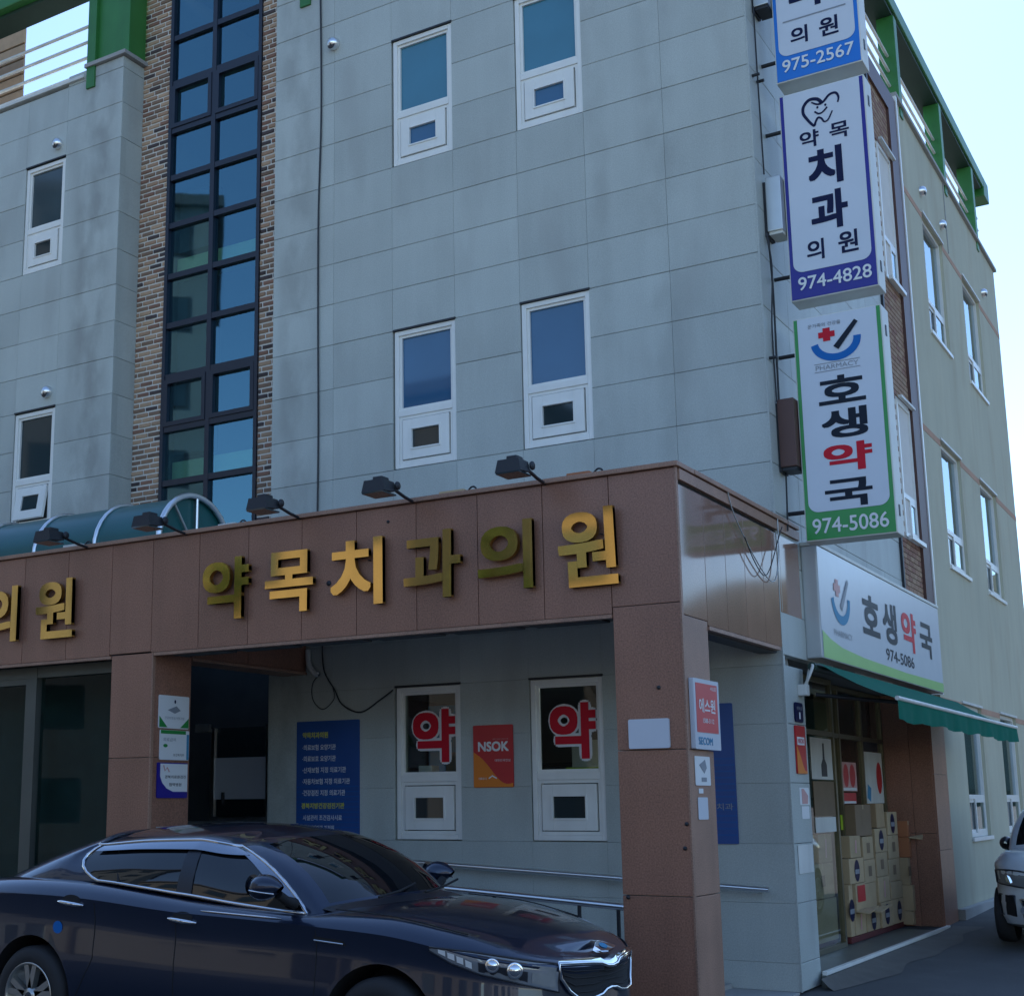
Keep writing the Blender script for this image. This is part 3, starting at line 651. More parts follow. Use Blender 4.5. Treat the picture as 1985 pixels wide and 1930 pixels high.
# ================================================================== FLOODLIGHTS
def floodlight(x, label, first=[None]):
    t = thing('floodlight', label, 'floodlight', (x, YF + .08, 4.10), 'floodlights along the portico edge')
    if first[0] is None:
        first[0] = t
        h = MB(); prof = [(-.11, -.055), (.11, -.055), (.09, .045), (-.09, .045)]
        a = [Vector((px, -.60 + pz * .1 - .09, pz)) for px, pz in prof]; b = [Vector((px * .8, -.60 + .11, pz * .8 + .015)) for px, pz in prof]
        h.add(a + b, [(3, 2, 1, 0), (4, 5, 6, 7)] + [(i, (i + 1) % 4, 4 + (i + 1) % 4, 4 + i) for i in range(4)])
        o = h.build('housing', M['dark'], t)
        MB().box(-.10, .10, -.70, -.50, -.068, -.056).build('lens', M['smallglass'], t)
        MB().cbox(-.045, .045, -.63, -.52, .04, .085, .012).build('ballast_box', M['dark'], t)
        MB().lathe([(0, -.012), (.032, -.010), (.036, 0), (.032, .010), (0, .012)], (.10, -.48, .02), 'x', 14).build('pivot', M['dark'], t)
        MB().tube([(.04, -.50, .02), (.02, -.25, -.02), (0, 0, -.04)], .014).build('arm', M['dark'], t)
        MB().cbox(-.05, .05, -.04, .06, -.05, -.005, .005).build('foot', M['galv'], t)
    else:
        for c in first[0].children: q = c.copy(); COL.objects.link(q); q.parent = t
    return t
floodlight(-1.09, 'black floodlight on an arm, rightmost of the row, above the last gold letters')
floodlight(-2.31, 'black floodlight on an arm beneath the left second floor window')
floodlight(-3.49, 'black floodlight on an arm standing out before the narrow right brick strip')
floodlight(-4.80, 'black floodlight on an arm in front of the open end of the green barrel canopy')
floodlight(-6.05, 'black floodlight on an arm, leftmost, before the glazing of the green barrel canopy')
def junction(x, y, label, m_, wd=.16):
    t = thing('cable_box', label, 'junction box', (x, y, 4.10)); MB().cbox(-wd, wd, -.05, .05, 0, .06, .01).build('box', M[m_], t)
    MB().tube(spline([(wd, 0, .03), (wd + .05, 0, .075), (wd + .09, 0, .06), (wd + .1, 0, 0)], 5), .008).build('lead', M['dark'], t)
junction(-.86, YF + .18, 'brown cable box on the portico edge beside the rightmost floodlight', 'cartonred', .10)
junction(-2.02, YF + .18, 'pale cable box with a looped lead on the portico edge left of centre window', 'cartonpale', .12)
junction(-4.45, YF + .20, 'pale cable box on the portico edge at the foot of the canopy arch', 'whitedirty', .10)
junction(-6.4, YF + .16, 'pale cable box on the portico edge in front of the canopy glazing', 'whitedirty', .12)

# ================================================================== GOLD LETTERS
FP = PF(YF)
for ch, a0, a1, b0, b1, lab in (
    ('의', -7.43, -6.93, 3.21, 3.77, 'gold raised letter 의 cut by the left edge of the photo'),
    ('원', -6.66, -6.16, 3.20, 3.78, 'gold raised letter 원 above the dark left shop front'),
    ('약', -4.52, -3.99, 3.22, 3.78, 'gold raised letter 약, first of the name over the passage'),
    ('목', -3.80, -3.29, 3.23, 3.77, 'gold raised letter 목, second of the name over the passage'),
    ('치', -3.10, -2.57, 3.23, 3.80, 'gold raised letter 치 in the middle of the portico fascia'),
    ('과', -2.36, -1.82, 3.23, 3.79, 'gold raised letter 과 between 치 and 의 over the passage'),
    ('의', -1.66, -1.17, 3.24, 3.79, 'gold raised letter 의 over the right part of the passage'),
    ('원', -.95, -.46, 3.21, 3.805, 'gold raised letter 원 nearest the corner pillar')):
    t = thing('gold_letter', lab, 'letter', group='gold letters on the portico fascia')
    ac, bc = (a0 + a1) / 2, (b0 + b1) / 2; tz = .065 if (ch == '원' and a0 > -2) else {'약': .0, '의': .0}.get(ch, random.uniform(-.02, .01)); tx = 0 if ch in '약의' else random.uniform(-.03, .03)
    pl = lambda a, b, n=0: (a, YF - n - (tx * (a - ac) + tz * (b - bc)), b)
    fm, sm_ = MB(), MB(); text(fm, ch, (a0, a1, b0, b1), pl, .035, .024, .045, sm_)
    fm.build('face', M['gold'], t); sm_.build('edge', M['goldside'], t)
    for px, pz in ((ac - .1, bc), (ac + .1, bc + .1)): MB().tube([(px, YF, pz), (px, YF - .04, pz)], .006, 5).build('stud', M['dark'], t)

# ================================================================== PROJECTING SIGNS
YSG = .30; FS = PF(YSG)
def cabinet(name, label, x0, x1, z0, z1, border, top_open=True, bw=.045, base=.26, wide=True):
    t = thing(name, label, 'sign', group='projecting signs on the corner')
    MB().cbox(x0, x1, YSG + .002, YSG + .26, z0, z1, .012).build('cabinet', M['signcab'], t)
    MB().box(x0 + .012, x1 - .012, YSG - .002, YSG + .001, z0 + .012, z1 - .012).build('face', border, t)
    plate(MB(), FS, rrect(x0 + bw, x1 - bw, z0 + base, z1 - .012, .09, True, False), .004, .007).build('white_field', M['signwhite'], t)
    for zb in (z0 + .3, z1 - .3): MB().tube([(x0, YSG + .13, zb), (0.0, YSG + .13, zb)], .02).build('bracket', M['dark'], t)
    for z in (z0 + .22, z1 - .22): MB().box(x1 - .001, x1 + .006, YSG + .10, YSG + .14, z - .05, z + .05).build('latch', M['dark'], t)
    return t
n = .0105
s1 = cabinet('projecting_sign', 'blue and white clinic sign, topmost of the projecting signs, cut by the top edge', .17, .985, 8.37, 10.4, M['signblue'])
letters(s1, '975-2567', (.24, .92, 8.46, 8.59), FS, n, M['inkwhite'], .012)
letters(s1, '의', (.335, .50, 8.72, 8.90), FS, n, M['inknavy'], .02); letters(s1, '원', (.61, .79, 8.72, 8.91), FS, n, M['inknavy'], .02)
ribbon(MB(), FS, [(.27, 8.985), (.87, 8.985)], .014, n).build('rule', M['inkgrey'], s1)
letters(s1, '과', (.34, .70, 9.07, 9.50), FS, n, M['inknavy'], .03); letters(s1, '내', (.34, .70, 9.62, 10.0), FS, n, M['inknavy'], .03)
s2 = cabinet('projecting_sign', 'navy and white dental clinic sign with smiling tooth logo, middle of the projecting signs', .18, .985, 6.16, 8.235, M['signnavy'], base=.27)
letters(s2, '974-4828', (.26, .93, 6.25, 6.38), FS, n, M['inkwhite'], .012)
for ch, q, b in (('의', (.36, .52, 6.52, 6.72), .02), ('원', (.65, .83, 6.53, 6.74), .02), ('과', (.42, .76, 6.79, 7.17), .035), ('치', (.42, .74, 7.23, 7.60), .035), ('약', (.36, .54, 7.64, 7.81), .02), ('목', (.64, .82, 7.66, 7.82), .02)):
    letters(s2, ch, q, FS, n, M['inknavy'], b)
def loop(pts): return [(p.x, p.y) for p in spline([(a, b, 0) for a, b in pts], 6)]
lg = MB()
o1 = loop([(.585, 8.06), (.545, 8.105), (.47, 8.115), (.415, 8.06), (.41, 7.99), (.44, 7.93), (.475, 7.875), (.505, 7.845), (.52, 7.88), (.545, 7.915), (.575, 7.90), (.60, 7.86), (.635, 7.87), (.665, 7.92), (.68, 7.95)])
ribbon(lg, FS, o1, [.034 - .022 * k / len(o1) for k in range(len(o1))], n)
o2 = loop([(.49, 8.085), (.55, 8.05), (.60, 8.06), (.66, 8.115), (.72, 8.12), (.745, 8.07), (.735, 8.02)])
ribbon(lg, FS, o2, [.014 + .010 * math.sin(math.pi * k / len(o2)) for k in range(len(o2))], n)
ribbon(lg, FS, loop([(.515, 7.985), (.55, 7.955), (.59, 7.96), (.635, 8.0)]), .017, n); disc(lg, FS, (.545, 8.02), .011, .013, n, 10); disc(lg, FS, (.62, 8.025), .011, .013, n, 10)
lg.build('tooth_logo', M['inknavy'], s2)
s3 = cabinet('projecting_sign', 'green and white pharmacy sign with red cross and mortar, lowest of the projecting signs', .18, .985, 3.885, 5.985, M['signgreen'], base=.26)
letters(s3, '974-5086', (.25, .92, 3.945, 4.085), FS, n, M['inkwhite'], .012)
for ch, q, m_, b in (('호', (.38, .80, 5.12, 5.385), 'inkblack', .025), ('생', (.39, .80, 4.80, 5.07), 'inkblack', .03), ('약', (.39, .82, 4.49, 4.75), 'inkred', .03), ('국', (.38, .80, 4.165, 4.42), 'inkblack', .025)):
    letters(s3, ch, q, FS, n, M[m_], b)
def pharm_logo(t, plane, ca, cb, sc, sx, n, red, blue, ink, cross_dy=0):
    q = lambda a, b: (ca + a * sc * sx, cb + b * sc)
    c = MB(); w_ = .05; L_ = .115
    plate(c, plane, [q(a - .12, b + .14 + cross_dy) for a, b in ((-w_, -L_), (w_, -L_), (w_, -w_), (L_, -w_), (L_, w_), (w_, w_), (w_, L_), (-w_, L_), (-w_, w_), (-L_, w_), (-L_, -w_), (-w_, -w_))], n, n + .002).build('red_cross', M[red], t)
    ribbon(MB(), plane, [q(.30 * math.cos(a), .02 + .30 * math.sin(a)) for a in [math.pi + .12 + (math.pi - .05) * k / 20 for k in range(21)]], .125 * sc, n).build('mortar', M[blue], t)
    ribbon(MB(), plane, [q(.0, -.12), q(.30, .30)], [.105 * sc, .075 * sc], n + .003).build('pestle', M[ink], t)
pharm_logo(s3, FS, .565, 5.71, .54, 1.2, n, 'inkred', 'inkblue', 'inkblack')
letters(s3, '온가족의 건강을', (.32, .62, 5.868, 5.905), FS, n, M['inkgrey'], .01)
letters(s3, 'PHARMACY', (.37, .755, 5.455, 5.50), FS, n, M['inkgrey'], .0)
for z in (5.44, 5.515): ribbon(MB(), FS, [(.36, z), (.77, z)], .006, n).build('rule', M['inkgrey'], s3)

# boxes standing between the wall and the signs
def wallbox(x0, x1, z0, z1, m_, label, lip=None):
    t = thing('sign_mount_box', label, 'box'); MB().cbox(x0, x1, .20, .46, z0, z1, .008).build('box', M[m_], t)
    MB().box(.0, x0 + .004, .22, .42, z0 - .04, z1 - .03).build('back_plate', M['dark'], t)
    MB().box(x0 + .01, x1 - .01, .22, .44, z0 - .03, z0 + .001).build('base_lip', M[lip or 'dark'], t)
wallbox(.03, .175, 6.86, 7.40, 'galv', 'grey box bracketed between wall and middle projecting sign', 'signcab')
wallbox(.02, .172, 4.58, 5.22, 'darkbrown', 'dark brown box bracketed between wall and lowest projecting sign')
wallbox(.02, .165, 9.19, 9.8, 'galv', 'grey box between wall and topmost projecting sign', 'dark')
for i, (y, z, lab) in enumerate(((.10, 8.42, 'upper small black peg on the alley wall beside the blue sign'), (.24, 8.42, 'lower small black peg on the alley wall beside the navy sign'), (.12, 5.60, 'small black peg on the alley wall beside the pharmacy sign'))):
    tag(MB().tube([(0, y, z), (.07, y, z)], .016).build('wall_peg', M['dark']), lab, 'peg')

# ================================================================== PHARMACY SIGN OVER THE SHOP, AWNING
HS = thing('shop_sign', 'long white pharmacy sign with pale green foot over the shop front', 'sign'); TS = PT(.15)
MB().cbox(.0, .147, .73, 5.99, 2.88, 3.93, .012).build('cabinet', M['galv'], HS)
MB().box(.146, .151, .735, 5.985, 2.885, 3.925).build('face', M['signwhite'], HS)
MB().cbox(-.0, .16, .72, 6.0, 3.931, 3.965, .006).build('cap', M['signcab'], HS)
MB().poly([TS(a, b, .0045) for a, b in ((.75, 2.89), (5.97, 2.89), (5.97, 3.0), (4.0, 2.985), (2.2, 3.0), (1.4, 3.03), (1.0, 3.08), (.75, 3.14))]).build('green_foot', M['signlime'], HS)
for ch, y0, y1, b0, b1, m_ in (('호', 2.25, 2.95, 3.26, 3.68, 'inkblack'), ('생', 3.10, 3.72, 3.25, 3.70, 'inkblack'), ('약', 3.95, 4.66, 3.24, 3.70, 'inkred'), ('국', 4.86, 5.52, 3.25, 3.66, 'inkblack')):
    letters(HS, ch, (y0, y1, b0, b1), TS, .0045, M[m_], .03)
letters(HS, '974-5086', (3.15, 4.45, 3.06, 3.19), TS, .0045, M['inkblack'], .01)
letters(HS, 'PHARMACY', (1.15, 1.80, 3.13, 3.19), TS, .0045, M['inkgrey'], 0)
pharm_logo(HS, TS, 1.45, 3.50, .72, 1.35, .0045, 'inkpink', 'inkteal', 'inkgrey')

AW = thing('awning', 'green canvas awning with scalloped valance over the pharmacy shop front', 'awning')
ya, yb = .50, 6.72; xw, zw, xf, zf = .16, 2.815, .83, 2.465
ns = 24
MB().grid([[(xw + (xf - xw) * t, ya + (yb - ya) * k / ns, zw + (zf - zw) * t - .03 * math.sin(math.pi * t) - .006 * math.sin(k * 1.3) * t) for k in range(ns + 1)] for t in (0, .25, .5, .75, 1)]).build('canvas', M['awning'], AW)
va = MB(); N = 84; rows = [[], [], []]
for k in range(N + 1):
    y = ya + (yb - ya) * k / N; wv = .012 * math.sin(k * .55) + .008 * math.sin(k * 1.3)
    sc = .165 + .018 * abs(math.sin(math.pi * k / 12)) + .008 * math.sin(k * .21)
    for r, t in enumerate((0, .5, 1)): rows[r].append((xf + .004 + wv * t, y, zf - .01 - sc * t))
va.grid(rows).build('valance', M['awning'], AW)
MB().tube([(xf, ya, zf + .005), (xf, yb, zf + .005)], .021, 8).build('front_bar', M['whitedirty'], AW)
MB().tube([(.12, ya - .05, 2.78), (.12, yb, 2.78)], .04, 10).build('roller', M['greendark'], AW)
for y in (ya + .25, yb - .4): MB().tube([(.05, y, 2.55), (.45, y + .25, 2.50), (xf - .02, y, zf - .02)], .018, 8).build('arm', M['dark'], AW)
g = MB().cbox(.0, .08, ya - .12, ya - .02, 2.52, 2.62, .01); g.tube(spline([(.05, ya - .07, 2.60), (.10, ya - .10, 2.68), (.13, ya - .06, 2.78), (.10, ya - .02, 2.79), (.08, ya - .04, 2.70), (.06, ya - .06, 2.60)], 5), .014); g.build('crank_gear', M['whitedirty'], AW)

# ================================================================== CARTONS IN THE SHOP FRONT
G1 = 'medicine cartons stacked outside the shop glass'
XF = -.42
def carton(y0, y1, z0, z1, m_, label, mark=None, x1=XF, dep=.12, flap=False, group=G1):
    t = thing('carton', label, 'carton', group=group); dx = random.uniform(-.02, .015)
    pl = PT(x1 + dx)
    MB().cbox(x1 + dx - dep, x1 + dx, y0 + .006, y1 - .006, z0 + .002, z1 - .002, .008).build('box', M[m_], t)
    cy_, cz_ = (y0 + y1) / 2, (z0 + z1) / 2
    if mark == 'oval':
        disc(MB(), pl, (cy_, cz_), .105, .115, .003).build('emblem', M['inknavy'], t)
        ribbon(MB(), pl, [(cy_ - .085, cz_ - .01), (cy_ + .085, cz_ - .01)], .05, .005).build('emblem_band', M['inkgrey'], t)
    elif mark == 'stamp':
        mb = MB(); ribbon(mb, pl, [(cy_ - .07, cz_), (cy_ + .07, cz_)], .11, .003); mb.build('stamp', M['cartondark'], t)
    elif mark == 'red':
        ribbon(MB(), pl, [(cy_, z0 + .05), (cy_ + .02, z1 - .05)], .05, .003).build('print', M['inkpink'], t)
    elif mark == 'label':
        ribbon(MB(), pl, [(cy_ - .16, cz_ + .03), (cy_ + .16, cz_ + .03)], .17, .003).build('red_label', M['boardred'], t)
    MB().box(x1 + dx - .1, x1 + dx + .0015, cy_ - .02, cy_ + .02, z1 - .05, z1 - .001).build('tape', M['cartonpale'], t)
    if flap: MB().add([pl(y0, z1, 0), pl(y1, z1, 0), pl(y1 + .02, z1 + .03, .14), pl(y0 + .03, z1 - .02, .15), pl(y0, z1 - .012, 0), pl(y1, z1 - .012, 0), pl(y1 + .02, z1 + .018, .14), pl(y0 + .03, z1 - .032, .15)], [(0, 1, 2, 3), (7, 6, 5, 4), (0, 3, 7, 4), (3, 2, 6, 7), (2, 1, 5, 6)]).build('flap', M['cartonpale'], t)
    return t
B0 = .18
C = [  # y0,y1,z0,z1,material,mark,flap,label
 (3.26, 3.42, B0, .72, 'cartonpale', 'oval', False, 'pale carton with half hidden oval emblem beside the shop front mullion, on the floor'),
 (3.43, 3.88, B0, .44, 'cartonpale', 'red', True, 'open pale carton with red writing and raised flap on the floor'),
 (3.43, 3.87, .44, .72, 'cartonpale', 'label', False, 'carton with a bold red label standing on the open flapped carton'),
 (3.26, 3.86, .72, .985, 'cartonpale', 'oval', False, 'wide carton with dark oval emblem beside the mullion, third tier'),
 (3.42, 3.86, .985, 1.22, 'cartonpale', 'red', False, 'small carton with red writing topmost beside the mullion'),
 (3.90, 4.46, B0, .42, 'cartonpale', 'oval', True, 'open carton with narrow oval emblem and raised flap at the centre bottom'),
 (3.88, 4.38, .42, .70, 'cartonpale', None, False, 'plain carton above the central flapped carton'),
 (3.88, 4.36, .70, .95, 'cartonpale', 'stamp', False, 'carton with grey stamp in the middle of the central stack'),
 (3.88, 4.34, .95, 1.20, 'cartonpale', 'stamp', False, 'carton with grey stamp under the tilted brown box'),
 (4.48, 4.98, B0, .46, 'cartonpale', 'oval', False, 'carton with dark oval emblem at the foot of the fourth stack'),
 (4.42, 4.94, .46, .74, 'cartonpale', 'red', False, 'carton with faint red drawing second in the fourth stack'),
 (4.44, 4.96, .74, 1.01, 'cartonpale', 'stamp', False, 'carton with round grey stamp third in the fourth stack'),
 (4.42, 4.98, 1.01, 1.28, 'cartonpale', 'oval', False, 'carton with dark oval emblem under the small plain top box'),
 (5.00, 5.66, B0, .46, 'cartonpale', 'oval', False, 'carton with dark oval emblem at the foot of the tallest stack'),
 (5.00, 5.56, .46, .66, 'cartonpale', None, False, 'plain carton second from the bottom of the tallest stack'),
 (5.00, 5.54, .66, .92, 'cartonpale', 'stamp', False, 'carton with grey stamp third in the tallest stack'),
 (5.00, 5.52, .92, 1.19, 'cartonpale', 'stamp', False, 'carton with faint stamp below the top of the tallest stack'),
 (5.04, 5.54, 1.19, 1.46, 'cartonpale', 'oval', False, 'carton with dark oval emblem topping the tallest stack'),
]
for c in C: carton(c[0], c[1], c[2], c[3], c[4], c[7], c[5], flap=c[6])
carton(4.52, 4.90, 1.285, 1.56, 'carton', 'plain tan box on top of the fourth stack against the glass', None)
carton(3.72, 4.40, 1.205, 1.55, 'cartondark', 'large brown box on top of the central stack', 'stamp')
for (y0, y1, z0, z1, m_, mk, lab) in ((5.56, 5.68, .30, .60, 'cartonpale', None, 'narrow pale carton low against the brown granite wall'), (5.57, 5.68, .60, .92, 'cartonpale', 'stamp', 'narrow stamped carton against the brown granite wall'), (5.57, 5.68, .92, 1.16, 'cartonred', None, 'narrow orange carton with flap against the brown granite wall'), (5.57, 5.67, 1.16, 1.35, 'cartonred', None, 'small red orange carton topmost against the brown granite wall')):
    carton(y0, y1, z0, z1, m_, lab, mk, x1=-.31, dep=.22, flap='flap' in lab)
carton(5.67 - .11, 5.68, .14, .30, 'cartonpale', 'squashed pale carton on the floor against the brown granite wall', None, x1=-.31, dep=.22)
G2 = 'brown cartons behind the shop glass'
for (y0, y1, z0, z1, mk, lab) in ((2.02, 2.88, .20, .62, None, 'brown carton on the floor behind the left shop glass'), (2.06, 2.88, .62, .97, 'stamp', 'brown carton second from the floor behind the left shop glass'), (2.40, 2.90, .97, 1.26, 'red', 'orange brown carton topmost behind the left shop glass')):
    carton(y0, y1, z0, z1, 'carton', lab, mk, x1=-.475, dep=.35, group=G2)
tag(MB().cbox(-.54, -.43, 3.24, 5.66, .116, .178, .01).build('pallet', M['plinth']), 'dark red low pallet under the cartons outside the glass', 'pallet')
tag(MB().cbox(-.85, -.48, 2.0, 2.89, .116, .198, .01).build('pallet', M['plinth']), 'dark red low pallet behind the left shop glass', 'pallet')
GP = PT(xg)
GL = PT(xl)
def poster(y0, y1, z0, z1, m_, label, cat='poster', n0=.008, deco=(), GP=GP):
    t = thing('poster', label, cat); plate(MB(), GP, rect(y0, y1, z0, z1), n0, n0 + .004).build('sheet', M[m_], t)
    for k, (nm, mm, shape) in enumerate(deco): shape(MB()).build(nm, M[mm], t)
    return t
poster(2.12, 2.88, 1.81, 2.23, 'whitedirty', 'faded white poster with dark bottle high on the left shop glass', GP=GL, deco=(('bottle', 'dark', lambda mb: plate(mb, GL, [(2.46, 1.84), (2.66, 1.84), (2.66, 1.96), (2.59, 2.02), (2.59, 2.18), (2.54, 2.18), (2.53, 2.02), (2.46, 1.96)], .013, .015)),))
poster(2.14, 2.89, 1.44, 1.79, 'cartondark', 'dark brown panel on the left shop glass under the white poster', 'panel', GP=GL)
poster(2.14, 2.88, 1.28, 1.43, 'whitedirty', 'white strip sign on the left shop glass below the brown panel', 'sign', GP=GL)
poster(3.62, 4.05, 1.28, 1.44, 'lime', 'lime green card on the glass beside the mullion', 'card')
poster(3.78, 4.40, 1.70, 2.02, 'inkpink', 'red pink poster with figures on the middle shop glass', deco=(('figure', 'boardred', lambda mb: disc(disc(mb, GP, (3.95, 1.87), .11, .13, .013), GP, (4.22, 1.87), .12, .13, .013)), ('strip', 'inkwhite', lambda mb: ribbon(mb, GP, [(3.80, 1.72), (4.37, 1.72)], .03, .0135))))
poster(3.78, 4.33, 1.56, 1.68, 'boardred', 'small red strip poster with white edges under the pink poster', deco=(('strip', 'inkwhite', lambda mb: ribbon(mb, GP, [(3.80, 1.575), (4.31, 1.575)], .025, .0135)),))
poster(4.78, 5.62, 1.56, 2.16, 'whitedirty', 'large white poster with red oval on the right shop glass', deco=(('red_oval', 'boardred', lambda mb: disc(mb, GP, (5.44, 1.86), .13, .19, .013)), ('blue_print', 'inkteal', lambda mb: ribbon(mb, GP, [(4.9, 1.60), (4.95, 1.76)], .16, .0135))))
poster(4.80, 5.45, 2.10 + .07, 2.28, 'dark', 'dark green card at the top of the right shop glass', 'card')

# ================================================================== SMALL THINGS ON THE WALLS
def flat_sign(name, label, cat, plane, a0, a1, b0, b1, m_, n0=.004, th=.012, rad=.012):
    t = thing(name, label, cat); plate(MB(), plane, rrect(a0, a1, b0, b1, rad, seg=3), n0, n0 + th).build('panel', M[m_], t); return t, n0 + th + .003
F0, T0 = PF(0), PT(0)
# blue notice board, left
t, q = flat_sign('notice_board', 'blue notice board with yellow and white Korean lines left of the passage windows', 'notice', F0, -5.28, -4.475, 1.24, 2.46, 'boardblue')
letters(t, '약목치과의원', (-5.20, -4.87, 2.28, 2.345), F0, q, M['inkyellow'], .03)
for k, (s, wd) in enumerate((('·의료보험 요양기관', .43), ('·의료보호 요양기관', .43), ('·산재보험 지정 의료기관', .56), ('·자동차보험 지정 의료기관', .61), ('·건강검진 지정 의료기관', .55))):
    letters(t, s, (-5.20, -5.20 + wd, 2.155 - k * .118, 2.215 - k * .118), F0, q, M['inkpink'] if False else M['inkgrey'] if False else M['inkwhite'], .015)
letters(t, '경북지방건강검진기관', (-5.21, -4.66, 1.55, 1.61), F0, q, M['inkyellow'], .03)
for k, (s, wd) in enumerate((('시설관리 조건검사시료', .50), ('학생검진기관 지정원', .40))): letters(t, s, (-5.19, -5.19 + wd, 1.43 - k * .105, 1.485 - k * .105), F0, q, M['inkwhite'], .01)
rb_ = MB()
for k in range(11): rb_.box(-5.275, -4.48, -.0185, -.0165, 1.25 + k * .052, 1.262 + k * .052)
rb_.build('ribs', mat('notice_rib_blue', (.01, .09, .32), .4), t)
t, q = flat_sign('notice_board', 'tall blue notice board half hidden behind the corner pillar', 'notice', F0, -1.28, -.478, 1.23, 2.455, 'boardblue')
letters(t, '치과', (-.66, -.51, 1.52, 1.58), F0, q, M['inkgrey'], .01); letters(t, '가정', (-.86, -.70, 1.52, 1.58), F0, q, M['inkgrey'], .01)
rb_ = MB()
for k in range(13): rb_.box(-1.27, -.483, -.0185, -.0165, 1.30 + k * .055, 1.315 + k * .055)
rb_.build('ribs', bpy.data.materials['notice_rib_blue'], t)
# NSOK
def wave(plane, a0, a1, b0, b1): return [(a0, b0), (a1, b0), (a1, b0 + .04 * (b1 - b0) / .6)] + [(a1 - (a1 - a0) * k / 12, b0 + (b1 - b0) * (.07 + .5 * (k / 12) ** 1.6 - .09 * math.sin(2 * math.pi * k / 12) * .6)) for k in range(1, 13)]
t, q = flat_sign('security_sign', 'red and orange NSOK security sign between the two passage windows', 'sign', F0, -3.12, -2.68, 1.745, 2.345, 'boardred')
plate(MB(), F0, wave(F0, -3.118, -2.682, 1.747, 2.343), q - .002, q).build('orange_wave', M['boardorange'], t)
letters(t, 'NSOK', (-3.065, -2.725, 2.09, 2.185), F0, q, M['inkwhite'], .03); letters(t, '엔에스오케이 보안시스템', (-2.90, -2.73, 2.20, 2.215), F0, q, M['inkpink'], 0)
letters(t, '대한민국안심', (-2.88, -2.71, 1.99, 2.015), F0, q, M['inkwhite'], .0); letters(t, '1588-0112', (-3.06, -2.97, 1.82, 1.84), F0, q + .002, M['inkwhite'], 0); ribbon(MB(), F0, [(-2.95, 1.83), (-2.91, 1.855), (-2.86, 1.83)], .012, q + .002).build('wing_mark', M['inkwhite'], t)
# same company sign on the corner pier
t, q = flat_sign('security_sign', 'red and orange NSOK security sign on the grey corner pier', 'sign', T0, .19, .475, 1.83, 2.25, 'boardred')
plate(MB(), T0, wave(T0, .192, .473, 1.832, 2.248), q - .002, q).build('orange_wave', M['boardorange'], t); plate(MB(), T0, rect(.22, .43, 2.08, 2.15), q - .002, q).build('white_label', M['inkwhite'], t)
letters(t, 'NSOK', (.235, .415, 2.095, 2.135), T0, q + .002, M['inkred'], .01)
t, q = flat_sign('number_plate', 'small dark blue house number plate on the grey corner pier', 'plate', T0, .22, .455, 2.28, 2.455, 'inknavy', rad=.03)
letters(t, '1', (.32, .36, 2.31, 2.37), T0, q, M['inkwhite'], .02); letters(t, '약목로', (.26, .42, 2.385, 2.42), T0, q, M['inkgrey'], 0)
t, q = flat_sign('torn_sticker', 'torn white and red sticker on the grey corner pier', 'sticker', T0, .24, .52, 1.56, 1.71, 'inkwhite', .003, .002); plate(MB(), T0, [(.30, 1.57), (.46, 1.57), (.48, 1.64), (.36, 1.70), (.30, 1.70)], q - .002, q).build('print', M['inkpink'], t)
t, q = flat_sign('sticker', 'small white round edged sticker below the torn one on the corner pier', 'sticker', T0, .28, .50, 1.44, 1.55, 'inkwhite', .003, .002)
t, q = flat_sign('poster_remnant', 'pale torn paper sheet low on the grey corner pier', 'paper', T0, .10, .53, .98, 1.22, 'whitedirty', .003, .002)
# security sign on the portico pillar
t, q = flat_sign('security_sign', 'white framed red 에스원 security sign on the corner pillar', 'sign', T0, -2.33, -1.80, 1.972, 2.487, 'signwhite', .004, .035)
plate(MB(), T0, rect(-2.29, -1.845, 2.095, 2.455), q - .003, q).build('red_field', M['boardpink'], t)
letters(t, '에스원', (-2.24, -1.90, 2.24, 2.345), T0, q + .002, M['inkwhite'], .02); letters(t, '1588-3112', (-2.17, -1.94, 2.165, 2.20), T0, q + .002, M['inkwhite'], .01); letters(t, '세콤', (-2.0, -1.87, 2.41, 2.44), T0, q + .002, M['inkwhite'], 0)
letters(t, 'SECOM', (-2.27, -1.98, 2.005, 2.06), T0, q, M['inkteal'], .02)
t, q = flat_sign('notice_card', 'white printed card below the red sign on the corner pillar', 'card', T0, -2.28, -1.97, 1.712, 1.923, 'inkwhite', .003, .004)
plate(MB(), T0, [(-2.2, 1.86), (-2.08, 1.90), (-2.05, 1.84), (-2.1, 1.80)], q - .002, q).build('print', M['inkgrey'], t); plate(MB(), T0, [(-2.16, 1.74), (-2.06, 1.74), (-2.06, 1.77), (-2.16, 1.77)], q - .002, q).build('print', M['inkgrey'], t)
flat_sign('label_sticker', 'narrow blank pale sticker on the corner pillar', 'sticker', T0, -2.25, -2.05, 1.468, 1.627, 'signwhite', .003, .004)
flat_sign('paper_scrap', 'torn white paper scrap between card and sticker on the corner pillar', 'paper', T0, -2.22, -2.13, 1.655, 1.69, 'inkwhite', .003, .002, .005)
t, q = flat_sign('blank_plate', 'blank white metal plate on the front of the corner pillar', 'plate', PF(YF), -.442, -.125, 1.98, 2.194, 'signwhite', .004, .02)
